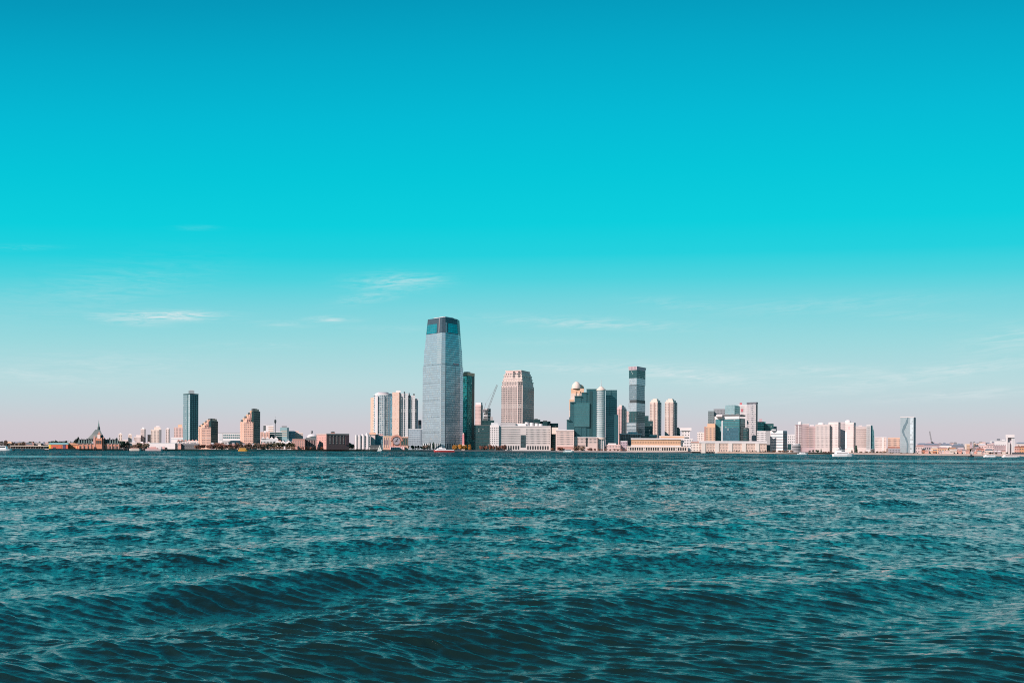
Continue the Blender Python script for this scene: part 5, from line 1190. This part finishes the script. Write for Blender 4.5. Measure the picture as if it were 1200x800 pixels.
# red hulled ferry
o, k = boat('ferry', 'white harbour ferry with a red hull passing the tallest tower', 520.4, 529.4, math.pi + .06)
place(hull(24.6 * k, 5 * k, 1.9 * k, bow=.3, sheer=.15), o, 'hull', bred)
place(MB().prism([(-11.6 * k, -2.3 * k), (8.6 * k, -2.3 * k), (10.6 * k, 0), (8.6 * k, 2.3 * k), (-11.6 * k, 2.3 * k)], 1.9 * k, 2.7 * k), o, 'bulwark', bw)
cb = place(MB().frustum([(-2.0 * k, -2 * k), (9.2 * k, -2 * k), (9.2 * k, 2 * k), (-2.0 * k, 2 * k)], 2.7 * k, [(-1.6 * k, -1.8 * k), (7.8 * k, -1.8 * k), (7.8 * k, 1.8 * k), (-1.6 * k, 1.8 * k)], 4.5 * k), o, 'cabin', bw)
place(MB().box(-1.0 * k, 7.4 * k, -2.06 * k, -1.9 * k, 3.3 * k, 3.7 * k), o, 'window_band', P('ferry_glass', (.40, .26, .28), rough=.2), parent=cb); place(MB().box(-1.0 * k, 7.4 * k, 1.9 * k, 2.06 * k, 3.3 * k, 3.7 * k), o, 'window_band', P('ferry_glass', (0, 0, 0)), parent=cb)
place(MB().frustum([(2 * k, -1.2 * k), (6 * k, -1.2 * k), (6 * k, 1.2 * k), (2 * k, 1.2 * k)], 4.5 * k, [(2.3 * k, -1 * k), (5.4 * k, -1 * k), (5.4 * k, 1 * k), (2.3 * k, 1 * k)], 5.6 * k), o, 'wheelhouse', bw)
place(MB().bar((3 * k, 0, 5.6 * k), (2.8 * k, 0, 7 * k), .1 * k, 5), o, 'mast', paleg)
# yacht on the right
o, k = boat('motor_yacht', 'white motor yacht with stacked decks before the pale right hand towers', 988.3, 534.6, .04)
place(hull(24.4 * k, 6 * k, 2.9 * k, bow=.35, sheer=.2), o, 'hull', bw)
cb = place(MB().frustum([(-9.6 * k, -2.4 * k), (6.6 * k, -2.4 * k), (6.6 * k, 2.4 * k), (-9.6 * k, 2.4 * k)], 2.9 * k, [(-9.2 * k, -2.2 * k), (4.6 * k, -2.2 * k), (4.6 * k, 2.2 * k), (-9.2 * k, 2.2 * k)], 5.2 * k), o, 'main_cabin', bw)
place(MB().box(-8.6 * k, 4.0 * k, -2.44 * k, -2.1 * k, 3.8 * k, 4.5 * k), o, 'window_band', P('yacht_glass', (.30, .24, .23), rough=.2), parent=cb)
cb = place(MB().frustum([(-8.4 * k, -1.9 * k), (2.6 * k, -1.9 * k), (2.6 * k, 1.9 * k), (-8.4 * k, 1.9 * k)], 5.2 * k, [(-8 * k, -1.7 * k), (1.0 * k, -1.7 * k), (1.0 * k, 1.7 * k), (-8 * k, 1.7 * k)], 7.2 * k), o, 'upper_cabin', bw)
place(MB().box(-3.0 * k, 1.2 * k, -1.95 * k, -1.7 * k, 5.7 * k, 6.7 * k), o, 'bridge_window', bdk, parent=cb); place(MB().box(-8.6 * k, 2.4 * k, -1.9 * k, 1.9 * k, 7.2 * k, 7.45 * k), o, 'hardtop', bw)
place(MB().bar((-2.5 * k, 0, 7.4 * k), (-3.2 * k, 0, 11.2 * k), .16 * k, 6), o, 'mast', paleg); place(MB().bar((-5 * k, 0, 7.4 * k), (-5.4 * k, 0, 9.4 * k), .3 * k, 6), o, 'radar_post', bw)
place(MB().lathe(-5.4 * k, 0, [(.05, 9.3 * k), (.7 * k, 9.4 * k), (.7 * k, 9.9 * k), (.05, 10.1 * k)], 10), o, 'radar_dome', bw)
# launches and work boats
def launch(label, px, py, Lp, hmat, cmat, cabin=(-.2, .25), Hp=1.2, Cp=1.4, rz=.05, name='motor_boat'):
    o, k = boat(name, label, px, py, rz); L = Lp * k
    place(hull(L, L * .26, Hp * k, sheer=.3), o, 'hull', hmat)
    a, c = cabin; w_ = L * .1
    cb = place(MB().frustum([(L * a, -w_), (L * c, -w_), (L * c, w_), (L * a, w_)], Hp * k, [(L * a + .1, -w_ * .9), (L * (c - .06), -w_ * .9), (L * (c - .06), w_ * .9), (L * a + .1, w_ * .9)], (Hp + Cp) * k), o, 'cabin', cmat)
    place(MB().box(L * (a + .03), L * (c - .08), -w_ * 1.03, -w_ * .9, (Hp + Cp * .45) * k, (Hp + Cp * .8) * k), o, 'cabin_window', bdk, parent=cb)
    return o
launch('white ferry boat moored at the far left edge', 4.5, 527.9, 19, bw, bw, (-.42, .2), 2.2, 3.4)
launch('dark work boat moored beside the long pier shed', 14.6, 527.8, 5, P('boat_dark', (.03, .035, .04)), dkgrey, (-.3, .1), 1.2, 1.6, name='work_boat'); launch('black small boat under the middle of the long pier shed', 26.6, 527.9, 4.4, P('boat_dark', (0, 0, 0)), dkgrey, (-.3, .1), 1.0, 1.0, name='work_boat')
launch('yellow water taxi at the seawall near the taller pyramid tower', 285, 528.4, 11.4, P('boat_yellow', (.72, .37, .07), rough=.4), P('boat_yellow', (0, 0, 0)), (-.40, .30), 1.6, 2.2)
launch('pale teal covered boat below the pinkish grid block', 666.4, 529.6, 12.4, P('boat_teal', (.52, .68, .66), rough=.4), bw, (-.36, .3), 1.2, 2.0)
launch('white launch moored below the rose towers', 941, 532.2, 12.4, bw, bw, (-.3, .2), 1.2, 1.2); launch('white launch moored left of the far right boats', 1161, 535.4, 16, bw, bw, (-.4, .3), 1.2, 1.4)
launch('long white boat moored near the white arch tower', 1186, 535.6, 22, bw, P('boat_pink', (.70, .56, .56)), (-.44, .34), 1.3, 1.4); launch('dark small tug beside the slim signal mast', 1138, 535.2, 7, P('boat_dark', (0, 0, 0)), dkgrey, (-.1, .2), 1.4, 2.0, name='work_boat')
o, k = boat('barge', 'pale flat barge moored before the white warehouse', 181, 528.0, .0, cat='barge'); place(hull(20 * k, 4 * k, 2.2 * k, bow=.08, sheer=.02), o, 'hull', P('barge_pink', (.55, .42, .42))); place(MB().box(-8 * k, 4 * k, -1.4 * k, 1.4 * k, 2.2 * k, 3.4 * k), o, 'deck_load', P('deck_load', (.58, .30, .28))); place(MB().box(6 * k, 8.6 * k, -1 * k, 1 * k, 2.2 * k, 4.6 * k), o, 'deckhouse', white)
o, k = boat('barge', 'cream flat barge moored right of the terminal piles', 158.6, 528.0, .0, cat='barge'); place(hull(13 * k, 4 * k, 2.6 * k, bow=.08, sheer=.02), o, 'hull', P('barge_cream', (.60, .52, .46))); place(MB().box(-5 * k, 4.4 * k, -1.3 * k, 1.3 * k, 2.6 * k, 3.3 * k), o, 'deck_load', brickl)
for j, (px, lab) in enumerate(((111.4, 'dark mooring piles left of the terminal entrance'), (121.6, 'dark mooring piles right of the terminal entrance'), (146.2, 'short dark pile cluster between terminal and cream barge'), (151.2, 'tall dark pile cluster left of the cream barge'), (169.6, 'dark pile cluster between the two barges'), (194.6, 'dark pile cluster at the foot of the white warehouse'))):
    D = shore(px) - 6; o = thing('pile_cluster', lab, 'piles', (X(px, D), D, 0)); H = 6.2 if j in (3, 1) else 4.4
    for q in range(4): MB().bar((X(px, D) + (q - 1.5) * .9, D + (q % 2) * .8, -1), (X(px, D) + (q - 1.5) * .6, D + (q % 2) * .6, H - .3 * (q % 2)), .42, 7).build('pile', P('pile_wood', (.05, .045, .045)), o)
# ------------------------------------------------------------------ trees along the quays
def leafmat(name, a, b_, c):
    m, t, p = principled(name)
    oi = t.n('ShaderNodeObjectInfo'); pos = t.n('ShaderNodeNewGeometry').outputs['Position']
    n = t.noise(pos, .9, 3.0, .6); r = t.m('ADD', t.m('MULTIPLY', n, .8), t.m('MULTIPLY', oi.outputs['Random'], .35))
    t.set(p.inputs['Base Color'], t.ramp(r, [(.30, a), (.55, b_), (.80, c)])); p.inputs['Roughness'].default_value = .85
    return m
LEAF = {'brown': leafmat('leaves_brown', (.13, .085, .065), (.22, .14, .10), (.32, .21, .14)),
        'russet': leafmat('leaves_russet', (.14, .06, .05), (.25, .11, .08), (.36, .18, .10)),
        'orange': leafmat('leaves_orange', (.22, .07, .01), (.42, .17, .02), (.55, .28, .05)),
        'green': leafmat('leaves_green', (.010, .03, .022), (.022, .06, .04), (.05, .095, .055)),
        'olive': leafmat('leaves_olive', (.05, .045, .02), (.10, .085, .04), (.17, .14, .07))}
BARK = P('bark', (.08, .06, .05))
def crown_mesh(seed, kind, n=300, conic=False):
    rg = random.Random(seed); mb = MB()
    lobes = [(rg.uniform(-.28, .28), rg.uniform(-.28, .28), rg.uniform(.26, .78), rg.uniform(.18, .32)) for _ in range(7)]
    for _ in range(n):
        if conic:
            h = rg.uniform(.08, 1) ; r = .20 * (1 - h) ** .7 + .03; a = rg.uniform(0, 6.28); q = rg.uniform(.3, 1)
            c = Vector((r * q * math.cos(a), r * q * math.sin(a), h)); s = .07
        else:
            lx, ly, lz, lr = rg.choice(lobes); v = Vector((rg.gauss(0, 1), rg.gauss(0, 1), rg.gauss(0, 1))).normalized() * lr * rg.uniform(.55, 1.05)
            c = Vector((lx, ly, lz)) + Vector((v.x, v.y, v.z * .8)); s = rg.uniform(.06, .115)
        u = Vector((rg.gauss(0, 1), rg.gauss(0, 1), rg.gauss(0, 1))).normalized(); w_ = u.orthogonal().normalized()
        u, w_ = u * s, w_ * s * .8
        mb.face([c - u, c + w_ * .9, c + u * 1.1, c - w_])
    return mb.build('crown', LEAF[kind]).data
def trunk_mesh(seed):
    rg = random.Random(seed); mb = MB(); mb.bar((0, 0, 0), (.01, 0, .42), .028, 6, .02)
    for _ in range(4):
        a = rg.uniform(0, 6.28); mb.bar((.01, 0, rg.uniform(.28, .4)), (.22 * math.cos(a), .22 * math.sin(a), rg.uniform(.55, .75)), .016, 4, .006)
    return mb.build('trunk', BARK).data
VAR = {}
def variant(kind, conic=False):
    key = (kind, conic)
    if key not in VAR:
        VAR[key] = [(crown_mesh(len(VAR) * 10 + i, kind, 300 if not conic else 220, conic), trunk_mesh(50 + i)) for i in range(4)]
    return random.choice(VAR[key])
def tree(px, wpx, ytop, D, kind, label, group=None, conic=False, name='tree'):
    cr, tr = variant(kind, conic)
    o = thing(name, label, 'tree', (X(px, D), D, GZ - .05), group)
    H = Zp(px, ytop, D) - GZ; Wd = wpx / F * D
    for me, nm in ((tr, 'trunk'), (cr, 'crown')):
        c = bpy.data.objects.new(nm, me); COL.objects.link(c); c.parent = o
        s = Wd / (.9 if not conic else .42); c.scale = (s, s, H / (1.02 if not conic else 1.04)); c.rotation_euler = (0, 0, random.uniform(0, 6.28))
    return o
for me_ in (): pass
rt = random.Random(5)
def row(x0, x1, n, kind, y, w_, k, label, group, jit=1.0, name='tree'):
    for i in range(n):
        px = x0 + (x1 - x0) * (i + .5) / n + rt.uniform(-.4, .4) * (x1 - x0) / n
        tree(px, w_ * rt.uniform(.8, 1.3), y + rt.uniform(-jit, jit), shore(px) + k + rt.uniform(-3, 6), kind, label, group, name=name)
# left
row(87, 97, 4, 'green', 512.8, 4.2, 70, 'dark green tree behind the left wing of the brick terminal', 'dark trees left of the terminal roof', 1.4)
row(128, 140, 4, 'green', 512.6, 3.6, 70, 'dark green tree behind the right wing of the brick terminal', 'dark trees right of the terminal roof', 1.3)
row(142, 150, 3, 'green', 515.2, 5, 90, 'dark green tree between the thin cream tower and the stub tower', 'dark trees by the stub tower', .8)
row(141, 172, 9, 'brown', 520.6, 4.6, 24, 'bare brown tree along the quay right of the terminal', 'brown trees right of the terminal', .9)
row(160, 175, 3, 'olive', 519, 4.6, 60, 'olive tree behind the barges', 'olive trees behind the barges', .7)
tree(7, 3.6, 514.4, shore(7) + 70, 'brown', 'lone dark rounded tree sticking up at the far left')
row(14, 30, 5, 'brown', 517.6, 4.2, 66, 'brown tree behind the left half of the pier shed', 'brown trees behind the pier shed', .8)
row(32, 56, 9, 'green', 517.0, 4.0, 110, 'grey green tree behind the right half of the pier shed', 'grey green trees behind the pier shed', 1.1)
row(56, 80, 9, 'green', 515.8, 4.4, 120, 'grey green tree above the teal roofed pier building', 'grey green trees above the pier building', 1.1)
row(228, 250, 6, 'russet', 520.2, 5, 18, 'russet tree at the foot of the shorter pyramid tower', 'russet trees by the shorter pyramid tower', .8)
row(250, 281, 11, 'russet', 519.4, 4.6, 20, 'russet brown tree between the two pyramid towers', 'russet trees between the pyramid towers', 1.0)
row(282, 318, 13, 'brown', 518.6, 4.8, 18, 'brown autumn tree below the taller pyramid tower', 'brown trees below the taller pyramid tower', 1.0)
row(312, 345, 12, 'olive', 518.4, 5.0, 22, 'olive brown tree in front of the white sheds', 'olive trees before the white sheds', 1.0)
row(386, 414, 8, 'olive', 518.4, 5.6, 16, 'tall olive tree in front of the large dark brick warehouse', 'olive trees before the brick warehouse', 1.0)
row(394, 410, 4, 'green', 519.4, 5.2, 20, 'dark green tree in front of the large dark brick warehouse', 'green trees before the brick warehouse', .8)
row(252, 344, 26, 'brown', 522.6, 3.6, 8, 'low brown shrub on the quay below the pyramid towers and sheds', 'brown shrubs below the pyramid towers', .7, name='shrub')
row(344, 386, 9, 'russet', 523.4, 3.2, 8, 'low russet shrub at the foot of the brick blocks', 'russet shrubs by the brick blocks', .6, name='shrub')
row(474, 496, 7, 'olive', 521.6, 3.8, 10, 'low olive tree left of the tallest skyscraper', 'olive trees left of the skyscraper', .8)
row(494, 502, 3, 'brown', 520.6, 3.2, 10, 'small brown tree by the dark poplars', 'brown trees by the poplars', .6)
tree(503.9, 2.2, 517.4, shore(504) + 12, 'green', 'left of two narrow dark trees at the foot of the tallest skyscraper', conic=True); tree(508.0, 2.4, 517.6, shore(508) + 12, 'green', 'right of two narrow dark trees at the foot of the tallest skyscraper', conic=True)
row(530.5, 551, 7, 'orange', 520.2, 4.8, 10, 'bright orange autumn tree at the foot of the green glass tower', 'orange trees by the green tower', .5)
row(561, 592, 11, 'russet', 521.0, 4.4, 8, 'russet tree in front of the dark teal block and white wing', 'russet trees before the teal block', .7)
row(647, 660, 4, 'russet', 523.6, 3.6, 8, 'small russet tree below the pinkish grid block', 'russet trees below the pinkish grid block', .6)
row(672, 684, 3, 'brown', 521.2, 6.2, 6, 'big bare brown tree before the pinkish podium', 'brown trees before the podium', .5)
row(688, 698, 4, 'russet', 524.6, 3.0, 6, 'low russet shrub before the podium doors', 'russet shrubs before the podium', .4, name='shrub')
row(812, 900, 24, 'brown', 528.3, 2.6, 4, 'low brown shrub in front of the long peach low rise', 'brown shrubs before the peach low rise', .5, name='shrub')
row(700, 735, 8, 'russet', 525.6, 2.4, 4, 'low russet shrub below the smooth teal glass block', 'russet shrubs below the teal glass block', .5, name='shrub')
row(1040, 1082, 9, 'olive', 530.2, 2.4, 4, 'low olive shrub on the sand quay by the wave tower', 'olive shrubs by the wave tower', .4, name='shrub')
row(900, 932, 9, 'brown', 527.2, 3.2, 8, 'low brown tree along the quay below the banded white block', 'brown trees below the banded block', .6)
row(948, 960, 4, 'green', 526.8, 3.0, 8, 'low dark green tree below the rose towers', 'green trees below the rose towers', .5)
tree(962.2, 2.0, 525.4, shore(962) + 6, 'green', 'narrow dark tree below the blush domed tower', conic=True); tree(998.4, 1.8, 526.4, shore(998) + 6, 'green', 'short dark conical tree just right of the yacht', conic=True); tree(1003.4, 3.4, 521.4, shore(1003) + 6, 'green', 'tallest dark conical tree below the white domed tower', conic=True)
row(964, 976, 4, 'russet', 528.4, 2.6, 5, 'low russet shrub on the quay left of the yacht', 'russet shrubs left of the yacht', .4, name='shrub')
row(1006, 1038, 10, 'brown', 528.4, 2.8, 6, 'low dark brown shrub below the gridded slab and curved tower', 'brown shrubs right of the yacht', .5, name='shrub')
row(1100, 1138, 9, 'olive', 523.6, 3.0, 70, 'small olive tree among the low houses on the right', 'olive trees among the right hand houses', .8)
row(1084, 1104, 6, 'brown', 519.4, 3.4, 190, 'brown tree on the rise behind the thin crane', 'brown trees behind the thin crane', .7)
row(1140, 1164, 7, 'brown', 519.2, 3.4, 150, 'dark tree on the rise behind the pale rose houses', 'dark trees behind the rose houses', .9)
row(1158, 1182, 7, 'green', 529.6, 3.0, 12, 'low green tree on the quay before the grey pink warehouse', 'green trees on the right quay', .6)
row(1182, 1204, 6, 'brown', 520.6, 3.2, 120, 'brown tree behind the salmon and orange houses', 'brown trees at the right edge', .7)

# far low land behind everything: wooded rises and rooftops too far to count
def far_woods():
    rg = random.Random(3); mb = MB()
    for i in range(5200):
        px = rg.uniform(-80, 1290); D = rg.uniform(2300, 3600)
        top = 2.6 + 2.0 * (.5 + .5 * math.sin(px * .031)) * (.5 + .5 * math.sin(px * .083 + 1)) + (2.2 if px > 1072 else 0) + (1.6 if px < 90 else 0)
        z = GZ + (D / F) * top * rg.uniform(0, 1) ** .6; s = rg.uniform(3, 7)
        c = Vector((X(px, D), D, z)); u = Vector((rg.gauss(0, 1), rg.gauss(0, .5), rg.gauss(0, .6))).normalized() * s; w_ = u.orthogonal().normalized() * s * .7
        mb.face([c - u, c - w_, c + u, c + w_])
    tag(mb.build('distant_woods', leafmat('far_leaves', (.06, .06, .055), (.11, .09, .08), (.20, .15, .13))), 'far wooded rises and low roofs along the horizon', 'woods', kind='stuff')
far_woods()
for o_ in list(COL.objects):
    if o_.type == 'MESH' and o_.parent is None and o_.name.split('.')[0] in ('crown', 'trunk') : bpy.data.objects.remove(o_)
